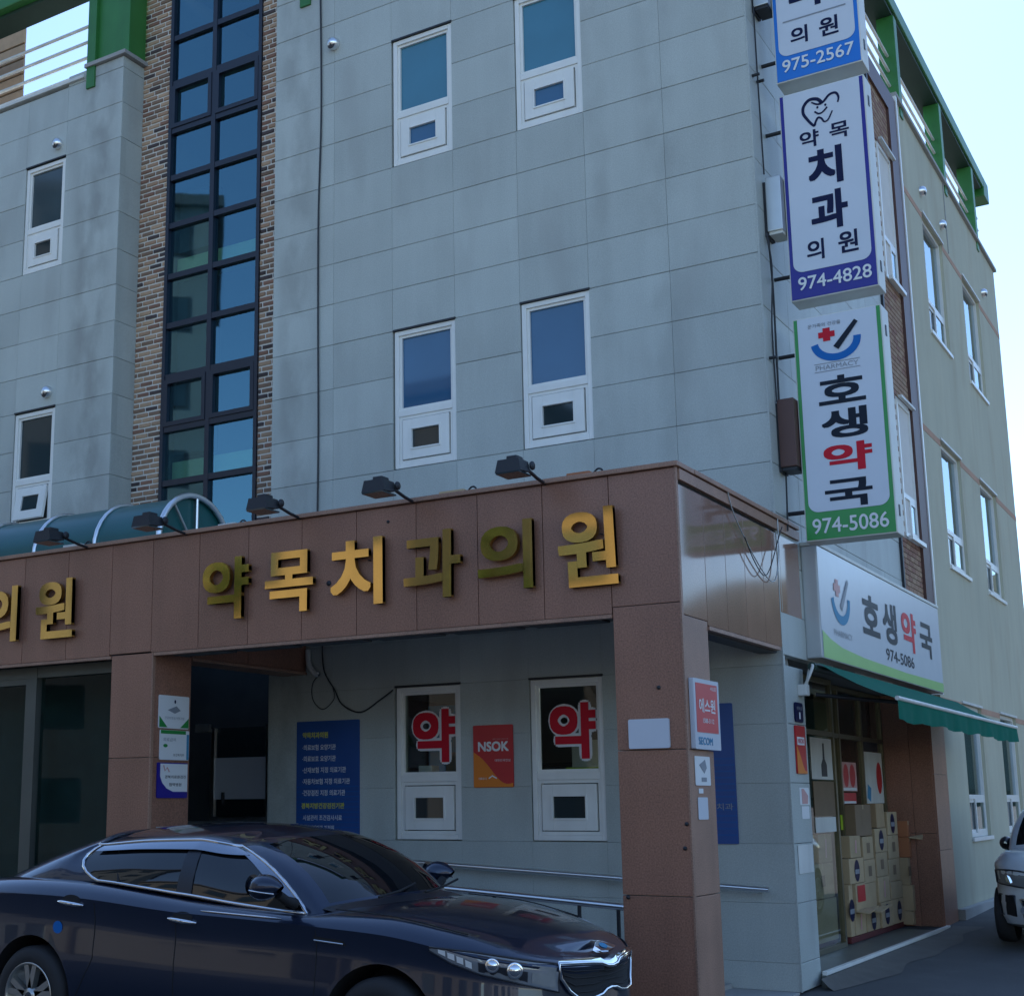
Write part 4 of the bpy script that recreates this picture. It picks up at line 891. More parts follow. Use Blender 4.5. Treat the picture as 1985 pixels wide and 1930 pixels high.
# three certificates on the inner pillar
TB = PT(-5.169)
t, q = flat_sign('certificate_plate', 'white plate with green lower corners, top of three on the inner pillar', 'plate', TB, -2.315, -1.90, 2.30, 2.605, 'inkwhite')
plate(MB(), TB, [(-2.31, 2.31), (-2.20, 2.31), (-2.31, 2.41)], q - .002, q).build('green_corner', M['inkgreen'], t); plate(MB(), TB, [(-1.905, 2.31), (-2.02, 2.31), (-1.905, 2.40)], q - .002, q).build('green_corner', M['inkgreen'], t)
plate(MB(), TB, [(-2.2, 2.47), (-2.1, 2.44), (-2.02, 2.47), (-2.08, 2.51)], q - .002, q).build('emblem', M['inkgrey'], t); disc(MB(), TB, (-2.1, 2.55), .012, .018, q).build('emblem_dot', M['inknavy'], t); letters(t, '건강보험심사평가원', (-2.24, -1.97, 2.385, 2.41), TB, q, M['inkgrey'], 0)
t, q = flat_sign('certificate_plate', 'white plate with green head, middle of three on the inner pillar', 'plate', TB, -2.29, -1.89, 2.01, 2.285, 'inkwhite')
plate(MB(), TB, rect(-2.285, -1.94, 2.25, 2.283), q - .002, q).build('green_head', M['inkgreen'], t); plate(MB(), TB, rect(-1.925, -1.895, 2.015, 2.25), q - .002, q).build('blue_edge', M['inkteal'], t)
letters(t, '의료급여', (-2.25, -2.08, 2.18, 2.215), TB, q, M['inkgrey'], 0); disc(MB(), TB, (-2.22, 2.14), .03, .016, q).build('green_dot', M['inkgreen'], t); letters(t, '보건복지부', (-2.11, -1.96, 2.045, 2.07), TB, q, M['inkblack'], 0)
t, q = flat_sign('certificate_plate', 'white plate with blue curved foot, lowest of three on the inner pillar', 'plate', TB, -2.315, -1.90, 1.662, 1.985, 'signnavy')
plate(MB(), TB, [(-2.28, 1.975), (-2.28, 1.86), (-2.25, 1.80), (-2.19, 1.75), (-2.10, 1.72), (-1.905, 1.72), (-1.905, 1.975)], q - .002, q).build('white_field', M['inkwhite'], t)
letters(t, '경북의료원검진', (-2.22, -1.93, 1.84, 1.87), TB, q + .002, M['inkblack'], .01); letters(t, '협력병원', (-2.16, -1.99, 1.77, 1.80), TB, q + .002, M['inkblack'], .01); ribbon(MB(), TB, [(-2.24, 1.96), (-2.22, 1.91), (-2.19, 1.94), (-2.16, 1.90)], .015, q + .002).build('mark', M['inkpink'], t)

# red letters on the passage windows
for (a0, a1, b0, b1, lab) in ((-3.86, -3.36, 2.0, 2.53, 'white outlined red letter 약 on the left passage window'), (-2.31, -1.83, 2.0, 2.53, 'white outlined red letter 약 on the right passage window')):
    t = thing('window_letter', lab, 'letter', group='red letters on the passage windows')
    text(MB(), '약', (a0 - .022, a1 + .022, b0 - .022, b1 + .022), F0, -.056, .085).build('outline', M['inkwhite'], t); text(MB(), '약', (a0, a1, b0, b1), F0, -.048, .035).build('face', M['inkred'], t)
# things seen inside those windows
for (x0, x1, y0, y1, z0, z1, m_, nm, lab, cat) in ((-3.95, -3.55, .5, .6, 1.85, 2.6, 'inkteal', 'wall_poster', 'blue poster inside the left passage window', 'poster'), (-3.75, -3.55, .5, .8, 1.85, 2.12, 'carton', 'shelf_box', 'tan box on the sill inside the left passage window', 'box'), (-3.98, -3.82, .35, .5, 1.85, 1.98, 'whitedirty', 'paper_pack', 'white pack on the sill inside the left passage window', 'pack'),
    (-2.30, -1.95, .35, .55, 1.85, 1.93, 'lime', 'tray', 'lime green tray on the sill inside the right passage window', 'tray'), (-2.35, -2.05, .6, .7, 1.9, 2.2, 'whitedirty', 'monitor_back', 'pale monitor behind the right passage window', 'monitor')):
    tag(MB().cbox(x0, x1, y0, y1, z0, z1, .008).build(nm, M[m_]), lab, cat)
MB().box(-5.55, -.8, .22, .9, 1.80, 1.84).build('window_counter', M['interior'], B)
L_ = thing('ceiling_lamp', 'lit white strip lamp seen through the right passage window', 'lamp'); MB().cbox(-2.35, -1.55, 1.3, 1.5, 2.80, 2.85, .008).build('body', M['whitedirty'], L_); MB().box(-2.3, -1.6, 1.33, 1.47, 2.785, 2.799).build('tube', M['lampon'], L_)
L_ = thing('ceiling_lamp', 'lit strip lamp under the shop front ceiling beside the corner pier', 'lamp'); MB().cbox(-.60, -.45, .9, 1.6, 2.58, 2.63, .008).build('body', M['whitedirty'], L_); MB().box(-.58, -.47, .95, 1.55, 2.565, 2.579).build('tube', M['lampon'], L_)

# handrails of the ramp
H = thing('handrail', 'steel handrail fixed along the grey passage wall', 'handrail')
MB().tube([(-5.2, -.12, 1.10), (-.20, -.12, .855)], .024, 10).build('rail', M['steel'], H)
for x in (-5.0, -3.6, -1.2, -.3): MB().tube([(x, -.12, .845 + (-.2 - x) * .049), (x, 0, .82 + (-.2 - x) * .049)], .01).build('bracket', M['steel'], H)
H = thing('handrail', 'steel handrail on dark posts at the outer edge of the ramp', 'handrail')
MB().tube([(-5.0, -1.5, 1.03), (-.56, -1.5, .755)], .028, 10).build('rail', M['steel'], H)
for x in (-4.4, -3.2, -2.1, -1.32, -.98): MB().tube([(x, -1.5, .78 + (-.56 - x) * .06), (x, -1.5, 0.03)], .017).build('post', M['dark'], H)

# vent caps
def vent(plane, a, b, label, nrm, first={}):
    t = thing('vent_cap', label, 'vent', plane(a, b), 'round vent caps on the walls')
    if nrm == 'f':
        MB().lathe([(.0, -.09), (.045, -.08), (.07, -.05), (.075, 0.0)], (0, 0, 0), 'y', 16).build('hood', M['steel'], t); MB().lathe([(0, -.075), (.05, -.055)], (0, -.012, -.035), 'y', 14).build('opening', M['dark'], t)
    else:
        MB().lathe([(.0, .09), (.045, .08), (.07, .05), (.075, 0.0)], (0, 0, 0), 'x', 16).build('hood', M['steel'], t); MB().lathe([(0, .075), (.05, .055)], (.012, 0, -.035), 'x', 14).build('opening', M['dark'], t)
vent(F0, -4.83, 10.24, 'steel vent cap beside the cable on the upper front wall', 'f'); vent(F0, -9.30, 10.22, 'steel vent cap above the third floor window of the left wing', 'f'); vent(F0, -9.30, 6.80, 'steel vent cap above the second floor window of the left wing', 'f')
vent(T0, 7.90, 10.27, 'steel vent cap above the nearer third floor alley window', 't'); vent(T0, 9.29, 10.26, 'steel vent cap between the two third floor alley windows', 't'); vent(T0, 12.68, 10.24, 'steel vent cap beyond the farther third floor alley window', 't')

# cables
def cable(pts, r, label, m_='dark', k=8): return tag(MB().tube(spline(pts, k), r, 6).build('cable', M[m_]), label, 'cable')
cable([(-5.03, -.015, 11.2), (-5.0, -.02, 9.5), (-5.035, -.015, 8.2), (-5.03, -.02, 7.0), (-5.02, -.015, 5.5), (-5.03, -.02, 4.1)], .011, 'dark cable running down the full front wall beside the brick strip')
cable([(.02, .20, 9.2), (.018, .21, 8.4), (.022, .22, 7.45)], .008, 'thin cable on the alley wall behind the blue sign')
cable([(.02, .24, 6.84), (.03, .26, 6.3), (.02, .28, 5.7), (.02, .27, 5.2)], .010, 'dark cable between grey and brown sign boxes, nearer the signs')
cable([(.02, .18, 6.84), (.05, .20, 6.5), (.02, .19, 5.9), (.02, .2, 5.2)], .008, 'dark cable between grey and brown sign boxes, nearer the corner')
cable([(.03, .32, 4.56), (.03, .30, 4.3), (.03, .27, 4.0)], .008, 'thin cable hanging below the brown sign box')
cable([(.03, -1.35, 4.11), (.03, -1.2, 3.9), (.03, -.8, 3.65), (.03, -.4, 3.48), (.03, -.18, 3.50), (.03, -.05, 3.75), (.03, -.02, 4.1)], .005, 'grey cable looping down the alley side of the portico', 'galv')
cable([(.045, -1.0, 3.74), (.045, -.8, 3.58), (.045, -.55, 3.48), (.045, -.35, 3.58), (.045, -.1, 3.85), (.045, .05, 4.0)], .0045, 'second thin cable loop below the portico coping', 'dark')
cable([(-4.95, -.02, 3.35), (-4.92, -.03, 3.0), (-4.78, -.03, 2.78), (-4.68, -.03, 2.62), (-4.45, -.03, 2.53), (-4.2, -.03, 2.65), (-4.05, -.03, 2.74)], .008, 'dark cable sagging across the passage wall to the left window')
cable([(-4.80, -.03, 2.80), (-4.78, -.04, 2.68), (-4.92, -.04, 2.58), (-5.05, -.04, 2.68), (-5.06, -.04, 2.85), (-4.97, -.04, 2.95)], .005, 'thin coiled cable loop on the passage wall above the blue notice')
tag(MB().tube(spline([(-5.13, -.03, 3.22), (-5.10, -.05, 3.06), (-5.03, -.06, 2.97), (-4.98, -.06, 2.95)], 6), .03, 8).build('pipe_stub', M['whitedirty']), 'short bent white pipe under the portico soffit', 'pipe')
for (x, z, lab) in ((-.20, 2.42, 'small dark anchor hole high on the corner pillar'), (-.03, 1.44, 'dark anchor bolt on the right edge of the corner pillar'), (-.05, 1.27, 'lower dark anchor bolt on the right edge of the corner pillar'), (-.50, .92, 'dark hook at the left edge of the corner pillar')):
    tag(MB().lathe([(0, -.012), (.014, -.010), (.016, 0)], (x, YF, z), 'y', 10).build('anchor_bolt', M['dark']), lab, 'bolt')
tag(MB().lathe([(0, -.012), (.012, -.010), (.014, 0)], (-2.56, YF, 3.93), 'y', 10).build('anchor_bolt', M['dark']), 'small dark bolt high on the portico fascia', 'bolt')
tag(MB().lathe([(0, -.014), (.022, -.010), (.024, 0)], (-3.17, YF, 3.46), 'y', 10).build('anchor_bolt', M['dark']), 'dark bolt on the fascia between letters 목 and 치', 'bolt')

# ================================================================== ACROSS THE STREET AND THE ALLEY (seen as reflections)
def far_building(name, label, x0, x1, y0, y1, h, wallm, nx, floors, face, roof='roofdark'):
    t = thing(name, label, 'building')
    MB().box(x0, x1, y0, y1, 0, h).build('wall', wallm, t)
    MB().cbox(x0 - .3, x1 + .3, y0 - .3, y1 + .3, h + .003, h + .5, .05).build('roof', M[roof], t)
    fh = h / floors; wd = (x1 - x0) / nx if face == 'n' else (y1 - y0) / nx
    first = None
    for f in range(floors):
        for k in range(nx):
            c = (x0 if face == 'n' else y0) + (k + .5) * wd; z = f * fh + fh * .35
            loc = (c, y1, z) if face == 'n' else (x0, c, z)
            if first is None:
                fm = MB(); gm_ = MB(); ww, wh = min(1.8, wd * .55), fh * .45
                if face == 'n':
                    fm.box(-ww / 2, ww / 2, .002, .06, 0, wh); gm_.box(-ww / 2 + .07, ww / 2 - .07, .0605, .066, .07, wh - .07)
                else:
                    fm.box(-.06, -.002, -ww / 2, ww / 2, 0, wh); gm_.box(-.066, -.0605, -ww / 2 + .07, ww / 2 - .07, .07, wh - .07)
                first = (fm.mesh('window', M['dark']), gm_.mesh('pane', M['smallglass']))
            wnd = obj('window', first[0], t, loc); obj('pane', first[1], wnd)
    return t
apt = far_building('apartment_block', 'tall grey apartment block far across the street to the left', -30, 0, -14, 0, 25.5, mat('grey_block_render', (.20, .21, .205), .9, var=.08, vscale=.4), 8, 8, 'n')
apt.location = (-31.1, -28, 0); apt.rotation_euler = (0, 0, math.radians(-40.5))
far_building('office_building', 'dark roofed four storey building across the street', -27.5, -17.6, -38, -27, 15.3, mat('tan_block_render', (.19, .17, .14), .9, var=.08, vscale=.4), 4, 4, 'n')
far_building('shop_house', 'low two storey shop house across the street', -14.5, 4, -37, -27, 6.4, mat('dull_tan_facade', (.19, .165, .13), .85, var=.12), 6, 2, 'n')
far_building('shop_house', 'pale two storey shop house opposite the alley mouth', 7.5, 24, -38, -26, 7.0, mat('pale_render', (.42, .41, .38), .9, var=.08, vscale=.4), 5, 2, 'n')
hl = MB(); rows = []
for d, k in ((240, 0), (270, .75), (300, 1), (420, .2)):
    rows.append([(d * math.sin(a), d * math.cos(a), k * (46 + 4 * math.sin(a * 9) + 2.5 * math.sin(a * 23 + 1) + 1.2 * math.sin(a * 61))) for a in [math.radians(2 + 1.2 * j) for j in range(75)]])
tag(hl.grid(rows).build('hills', mat('wooded_hills', (.05, .065, .04), .95, var=.25, vscale=.05)), kind='structure')

def street_tree(label, x, y, h, r, seed):
    rnd = random.Random(seed); t = thing('street_tree', label, 'tree', (x, y, 0))
    tr = MB(); tr.tube([(0, 0, 0), (.05, .02, h * .3), (-.03, .04, h * .6), (0, 0, h * .85)], [.13, .10, .07, .03], 8)
    for k in range(7):
        a = k * 2.4; tr.tube([(0, 0, h * (.45 + .05 * k)), (.5 * r * math.cos(a), .5 * r * math.sin(a), h * (.55 + .05 * k)), (.85 * r * math.cos(a), .85 * r * math.sin(a), h * (.62 + .05 * k))], [.05, .035, .012], 6)
    tr.build('trunk', mat('bark', (.09, .07, .05), .9, var=.2), t)
    lf = MB(); cl = [(rnd.uniform(-.7, .7) * r, rnd.uniform(-.7, .7) * r, h - r * 1.1 + rnd.uniform(-.9, .9) * r, rnd.uniform(.3, .5) * r) for _ in range(26)]
    for cx, cy_, cz, cr in cl:
        for _ in range(75):
            d = Vector((rnd.gauss(0, 1), rnd.gauss(0, 1), rnd.gauss(0, 1))).normalized() * cr * rnd.uniform(.5, 1); u = Vector((rnd.gauss(0, 1), rnd.gauss(0, 1), rnd.gauss(0, .6))).normalized() * .085; v = u.cross(Vector((rnd.gauss(0, 1), rnd.gauss(0, 1), rnd.gauss(0, 1)))).normalized() * .05; c = Vector((cx, cy_, cz)) + d
            lf.poly([c - u, c + v, c + u, c - v])
    tag(lf.build('crown', mat('tree_leaves', (.035, .085, .025), .7, var=.3, vscale=2), t), kind='stuff')
street_tree('round crowned street tree across the road, opposite the passage', -18.7, -20, 8.0, 1.25, 3)
street_tree('round crowned street tree across the road, nearer the alley', -10.7, -20, 7.9, 1.1, 8)

# ================================================================== CARS
def interp(tab, x):
    if x <= tab[0][0]: return tab[0][1]
    for (a, b), (c, d) in zip(tab, tab[1:]):
        if x <= c:
            t = (x - a) / (c - a); return b + (d - b) * t
    return tab[-1][1]
def smooth_tab(tab):
    p = spline([(a, b, 0) for a, b in tab], 6); return [(q.x, q.y) for q in p]
class Body:
    """car shell: a half plan outline, swept up through side levels and closed over the top"""
    def __init__(s, outline, zb, zsh, ztop, levels, edge):
        s.O = [(p.x, abs(p.y)) for p in spline([(a, b, 0) for a, b in outline], 7)]
        s.zb, s.zsh, s.zt, s.lv, s.edge = zb, smooth_tab(zsh), smooth_tab(ztop), levels, edge
        s.N = []
        for i in range(len(s.O)):
            a, b = s.O[max(i - 1, 0)], s.O[min(i + 1, len(s.O) - 1)]; t = Vector((b[0] - a[0], b[1] - a[1], 0))
            if i == 0: t = Vector((0, 1, 0))
            if i == len(s.O) - 1: t = Vector((0, -1, 0))
            t.normalize(); s.N.append(Vector((-t.y, t.x, 0)))
    def pt(s, u, fr, off=0):           # u = outline index (float), fr = height fraction
        i = max(0, min(int(u), len(s.O) - 2)); t = u - i
        x = s.O[i][0] * (1 - t) + s.O[i + 1][0] * t; y = s.O[i][1] * (1 - t) + s.O[i + 1][1] * t
        n = (s.N[i] * (1 - t) + s.N[i + 1] * t).normalized(); ins = interp([(b, a) for a, b in s.lv], fr) - off
        z = s.zb + fr * (interp(s.zsh, x) - s.zb)
        return Vector((x - n.x * ins, max(y - n.y * ins, 0), z))
    def u_at_x(s, x):
        for i in range(len(s.O) - 1):
            if s.O[i][0] <= x <= s.O[i + 1][0]: return i + (x - s.O[i][0]) / max(1e-6, s.O[i + 1][0] - s.O[i][0])
        return len(s.O) - 1.0
    def side(s, x, z, off=.003):       # point on the near side at x, z
        u = s.u_at_x(x); zs = interp(s.zsh, x); p = s.pt(u, min(1, (z - s.zb) / (zs - s.zb)), off); return Vector((p.x, -p.y, z))
    def front_u(s, y):                 # outline index on the nose at half width y
        for i in range(len(s.O) - 1, 0, -1):
            if s.O[i][1] <= y <= s.O[i - 1][1]: return i - (y - s.O[i][1]) / max(1e-6, s.O[i - 1][1] - s.O[i][1])
        return 0.0
    def mesh(s):
        rows = []; n = len(s.O)
        for ins, fr in s.lv: rows.append([s.pt(i, fr) for i in range(n)])
        top = rows[-1]
        e_in, e_tab = s.edge
        ed = []
        for i in range(n):
            p = s.pt(i, 1, -e_in); zc = interp(s.zt, p.x); ed.append(Vector((p.x, p.y, min(p.z + interp(e_tab, p.x), zc))))
        rows.append([(a + b) / 2 + Vector((0, 0, .012)) for a, b in zip(top, ed)]); rows.append(ed)
        for f in (.2, .45, .72, 1.0):
            r = []
            for p in ed:
                zc = interp(s.zt, p.x); k = 1 - (1 - f) ** 2
                r.append(Vector((p.x, p.y * (1 - f), p.z + (zc - p.z) * k)))
            rows.append(r)
        allrows = [[(p.x, -p.y, p.z) for p in r] for r in rows] + [[(p.x, p.y, p.z) for p in r] for r in rows[::-1][1:]]
        mb = MB(); mb.grid(allrows, True)
        a, b = allrows[-1], allrows[0]; mb.grid([a, b], False)
        return mb
def arch_cut(mb, name, mats, wheels, r):
    me = mb.mesh(name, mats[0]); me.materials.append(mats[1])
    bm = bmesh.new(); bm.from_mesh(me); bmesh.ops.remove_doubles(bm, verts=bm.verts, dist=.0008); bmesh.ops.recalc_face_normals(bm, faces=bm.faces); bm.to_mesh(me); bm.free()
    o = bpy.data.objects.new('tmp', me); COL.objects.link(o); cuts = []
    for x, z in wheels:
        for sg in (-1, 1):
            c = MB(); seg = 40; y0, y1 = (-1.2, -.52) if sg < 0 else (.52, 1.2)
            v = [(x + r * math.cos(2 * math.pi * k / seg), y, z + r * math.sin(2 * math.pi * k / seg)) for y in (y0, y1) for k in range(seg)]
            c.add(v, [tuple(range(seg)), tuple(range(seg, 2 * seg))[::-1]] + [(k, seg + k, seg + (k + 1) % seg, (k + 1) % seg) for k in range(seg)])
            co = c.build('cut', mats[1]); cuts.append(co)
            b = o.modifiers.new('b', 'BOOLEAN'); b.operation = 'DIFFERENCE'; b.solver = 'EXACT'; b.object = co; b.material_mode = 'TRANSFER'
    bpy.context.view_layer.update()
    res = bpy.data.meshes.new_from_object(o.evaluated_get(bpy.context.evaluated_depsgraph_get()))
    for c in cuts: bpy.data.objects.remove(c)
    bpy.data.objects.remove(o); res.name = name
    bm = bmesh.new(); bm.from_mesh(res)
    for f in bm.faces: f.smooth = True
    for e in bm.edges:
        if len(e.link_faces) == 2 and e.calc_face_angle(0) > .6: e.smooth = False
    bm.to_mesh(res); bm.free()
    return res
def wheel(parent, x, y, z, R, W, sg, spokes=5):
    t = MB().lathe([(R * .66, -W / 2 + .012), (R * .74, -W / 2), (R * .93, -W / 2 + .01), (R, -W / 2 + .045), (R, W / 2 - .045), (R * .93, W / 2)], (0, 0, 0), 'y', 48).build('wheel', M['tyre'], parent, (x, y, z))
    if sg > 0: t.rotation_euler = (0, 0, math.pi)
    MB().lathe([(R * .68, -W / 2 + .004), (R * .66, -W / 2 - .002), (R * .63, -W / 2 + .012), (R * .60, W / 2 - .06), (0, W / 2 - .05)], (0, 0, 0), 'y', 40).build('rim', M['alloy'], t)
    MB().lathe([(R * .40, -.02), (R * .40, .0), (0, .0)], (0, .03, 0), 'y', 30).build('brake_disc', M['dark'], t)
    s = MB(); yb = -W / 2 + .012
    for k in range(spokes):
        for d in (-.15, .15):
            a = 2 * math.pi * k / spokes + math.pi / 2; c0 = (R * .13 * math.cos(a), R * .13 * math.sin(a)); a2 = a + d * 1.3; c1 = (R * .645 * math.cos(a2), R * .645 * math.sin(a2))
            tx, tz = c1[0] - c0[0], c1[1] - c0[1]; l = math.hypot(tx, tz); nx, nz = -tz / l, tx / l; w0, w1 = .022, .020
            A = [(c0[0] + nx * w0, c0[1] + nz * w0), (c0[0] - nx * w0, c0[1] - nz * w0), (c1[0] - nx * w1, c1[1] - nz * w1), (c1[0] + nx * w1, c1[1] + nz * w1)]
            s.prism([(p, yb + .004, q) for p, q in A], (0, .045, 0))
    s.lathe([(0, yb - .004), (R * .16, yb), (R * .2, yb + .05)], (0, 0, 0), 'y', 20)
    s.build('spokes', M['alloy'], t); MB().lathe([(0, yb - .008), (R * .085, yb - .006), (R * .09, yb)], (0, 0, 0), 'y', 16).build('hub_cap', M['dark'], t)
    return t
def strip(mb, pts, wd, nrm=None, th=0):
    """flat band along 3-d points, width along z-ish"""
    return mb.tube(pts, wd, 6)

def greenhouse(parent, paint, cols, zc, mid, sw, glassm, trim):
    """cols: list of (belt point, roof point, bulge); builds roof and pillars, glass, trim. sw: dict of glass column ranges"""
    ks = [0, .06, .2, .4, .6, .8, .92, 1.0]
    def cpt(c, k):
        b, r, bu = Vector(c[0]), Vector(c[1]), Vector(c[2]); return b + (r - b) * k + bu * (4 * k * (1 - k))
    # refine columns
    fine = []; tags = []
    sub = 6
    P_b = spline([c[0] for c in cols], sub); P_r = spline([c[1] for c in cols], sub); P_u = spline([c[2] for c in cols], sub)
    fine = [(a, b, c) for a, b, c in zip(P_b, P_r, P_u)]
    G = [[cpt(c, k) for k in ks] for c in fine]
    mir = lambda p: Vector((p.x, -p.y, p.z))
    shell = MB(); glass_ = {}
    def gl(ci, ki):
        for nm, (a, b) in sw.items():
            if a * sub <= ci < b * sub and 1 <= ki < 6: return nm
        return None
    for side_ in (-1, 1):
        for ci in range(len(fine) - 1):
            for ki in range(len(ks) - 1):
                q = [G[ci][ki], G[ci + 1][ki], G[ci + 1][ki + 1], G[ci][ki + 1]]
                q = [Vector((p.x, p.y * -side_ * -1, p.z)) for p in q]
                nm = gl(ci, ki)
                if nm and nm.startswith('side'): nm += '+' if side_ > 0 else '-'
                (glass_.setdefault(nm, MB()) if nm else shell).add(q, [(0, 1, 2, 3) if side_ > 0 else (3, 2, 1, 0)], True)
    # roof
    rows = []
    for f in (0, .15, .4, .7, 1):
        r = []
        for c in fine:
            p = c[1]; z = interp(zc, p.x); k = 1 - (1 - f) ** 2
            r.append(Vector((p.x, p.y * (1 - f), p.z + (z - p.z) * k)))
        rows.append(r)
    for sg in (-1, 1): shell.grid([[(p.x, sg * p.y, p.z) for p in r] for r in rows], True, sg > 0)
    def fin(mb, name, m_):
        me = mb.mesh(name, m_); bm = bmesh.new(); bm.from_mesh(me); bmesh.ops.remove_doubles(bm, verts=bm.verts, dist=.0008); bmesh.ops.recalc_face_normals(bm, faces=bm.faces)
        for f in bm.faces: f.smooth = True
        bm.to_mesh(me); bm.free(); return obj(name, me, parent)
    fin(shell, 'roof', paint)
    for nm, mb in glass_.items(): fin(mb, nm.rstrip('0123456789+-'), glassm)
    return fine, G, sub

def sedan():
    t = thing('sedan', 'dark navy four door sedan with chrome window trim parked before the portico', 'car', (-2.4, -4.135, 0))
    outline = [(-2.45, 0), (-2.435, .30), (-2.38, .58), (-2.26, .76), (-2.0, .865), (-1.6, .905), (-.9, .915), (0, .915), (.7, .915), (1.2, .912), (1.6, .897), (1.92, .858), (2.16, .785), (2.33, .67), (2.43, .51), (2.49, .33), (2.52, .15), (2.526, 0)]
    lv = [(.14, 0), (.05, .05), (.012, .16), (.0, .38), (.004, .55), (.018, .70), (.020, .80), (.004, .92), (.0, .955), (.022, 1.0)]
    zsh = [(-2.46, .99), (-1.9, 1.03), (-1.4, 1.04), (-.85, 1.02), (-.18, .965), (.17, .948), (.74, .925), (.97, .913), (1.5, .878), (1.83, .822), (2.1, .768), (2.33, .722), (2.526, .685)]
    ztop = [(-2.46, 1.03), (-2.38, 1.075), (-1.95, 1.11), (-1.6, 1.12), (-.85, 1.10), (.2, 1.02), (.9, 1.01), (1.2, 1.01), (1.5, .998), (1.85, .950), (2.15, .882), (2.35, .812), (2.47, .752), (2.526, .712)]
    eup = [(-2.5, .06), (-.85, .062), (-.18, .056), (.4, .03), (.85, .012), (1.1, .05), (1.5, .065), (2.0, .07), (2.5, .05)]
    Bd = Body(outline, .20, zsh, ztop, lv, (.10, eup))
    WH = [(-1.395, .345), (1.46, .30)]
    obj('body', arch_cut(Bd.mesh(), 'body', (M['paint'], M['black']), WH, .385), t)
    cols = [((-2.02, 0, 1.115), (-1.05, 0, 1.43), (0, 0, .012)), ((-2.0, .34, 1.11), (-1.04, .30, 1.425), (0, 0, .012)), ((-1.92, .61, 1.10), (-1.02, .50, 1.40), (0, .01, .012)), ((-1.55, .765, 1.09), (-1.0, .59, 1.362), (-.02, .02, .02)),
            ((-.853, .80, 1.088), (-.99, .612, 1.340), (-.17, .02, 0)), ((-.5, .815, 1.058), (-.6, .628, 1.370), (-.02, .03, 0)), ((-.16, .82, 1.024), (-.17, .634, 1.384), (0, .03, 0)), ((-.03, .822, 1.013), (-.06, .634, 1.383), (0, .03, 0)),
            ((.42, .825, .966), (.08, .628, 1.364), (.03, .03, 0)), ((.90, .80, .925), (.20, .61, 1.345), (.06, .03, .035)), ((1.0, .70, .965), (.32, .54, 1.366), (.06, .02, .045)), ((1.16, .40, 1.0), (.44, .32, 1.405), (.05, 0, .045)), ((1.22, 0, 1.01), (.49, 0, 1.418), (.05, 0, .04))]
    zc = smooth_tab([(-1.05, 1.43), (-.8, 1.457), (-.3, 1.478), (.1, 1.468), (.35, 1.44), (.49, 1.418)])
    fine, G, sub = greenhouse(t, M['paint'], cols, zc, None, {'rear_window': (0, 2), 'side_window1': (4, 6), 'side_window2': (7, 9), 'windscreen': (10, 12)}, M['carglass'], None)
    col = lambda c, k: (lambda f: f[0] + (f[1] - f[0]) * k + f[2] * (4 * k * (1 - k)))(fine[int(c * sub)])
    near = lambda p, o=.006: (p.x, -(p.y + o), p.z)
    far = lambda p, o=.006: (p.x, p.y + o, p.z)
    for fn in (near, far):
        loop_ = [fn(col(c / 6, .035)) for c in range(24, 55)] + [fn(col(9, k)) for k in (.1, .25, .4, .55, .7, .85)] + [fn(col(c / 6, .95)) for c in range(54, 23, -1)] + [fn(col(4, k)) for k in (.85, .7, .55, .4, .25, .12)]
        MB().tube(loop_, .011, 6, closed=True).build('chrome_trim', M['chrome'], t)
        rl = [fn(col(c / 6, .965), .012) for c in range(20, 55)] + [fn(col(9, k), .014) for k in (.88, .75, .6, .45, .3, .15, .03)]
        MB().tube(rl, .010, 8).build('roof_trim', M['chrome'], t)
        vr = [[fn(col(c / 6, k), o) for c in range(25, 54)] + [fn(col(9 - (.95 - k) * 1.2, kk), o) for kk in (.8, .65, .5, .35, .2)] for k, o in ((.95, .012), (.88, .026), (.80, .030))]; MB().grid(vr, True).build('rain_visor', mat('smoked_visor', (.30, .32, .36), .10, metal=.8), t)
        bp_ = MB(); bp_.grid([[fn(col(c, k), .007) for k in (.05, .3, .6, .93)] for c in (6, 6.5, 7)], True); bp_.build('door_pillar', M['lampdark'], t)
        qb = MB(); qb.tube([fn(col(4.66, .06), .004), fn(col(4.6, .93), .004)], .010, 6); qb.build('quarter_bar', M['black'], t)
    # seams, handles, vent, sticker
    seam = MB()
    for xs in ((-.09, -.09), (1.0, 1.02), (-1.02, -.80)):
        seam.tube([Bd.side(xs[1] + (xs[0] - xs[1]) * (0 if z > .6 else (.6 - z) / .35), z, .0005) for z in [.26 + k * .05 for k in range(15)] if z < interp(Bd.zsh, xs[1]) - .01], .0035, 5)
    seam.tube([Bd.side(x / 20, .285, .0005) for x in range(-20, 21)], .003, 5)
    seam.build('door_seam', M['black'], t)
    for x0, z0 in ((-1.13, .962), (-.14, .885)):
        h = MB(); pts = [Bd.side(x0 + d, z0 - d * .09, .004 + .022 * math.sin(math.pi * min(1, max(0, (d + .01) / .25)))) for d in (0, .04, .09, .14, .19, .235)]
        h.tube(pts, [.008, .014, .016, .016, .014, .007], 8); h.build('door_handle', M['chrome'], t)
        rc = MB(); c = Bd.side(x0 + .12, z0 + .012, .002); disc(rc, lambda a, b, n_: (a, c.y - n_, b), (c.x, c.z), .085, .035, .001); rc.build('handle_recess', M['black'], t)
    v = MB(); q = [Bd.side(1.0, .825, .003), Bd.side(1.22, .805, .003), Bd.side(1.24, .775, .003), Bd.side(1.02, .79, .003)]; v.poly([tuple(p) for p in q]); v.build('fender_vent', M['black'], t)
    MB().tube([Bd.side(1.01, .80, .006), Bd.side(1.22, .785, .006)], .007, 6).build('vent_strip', M['chrome'], t)
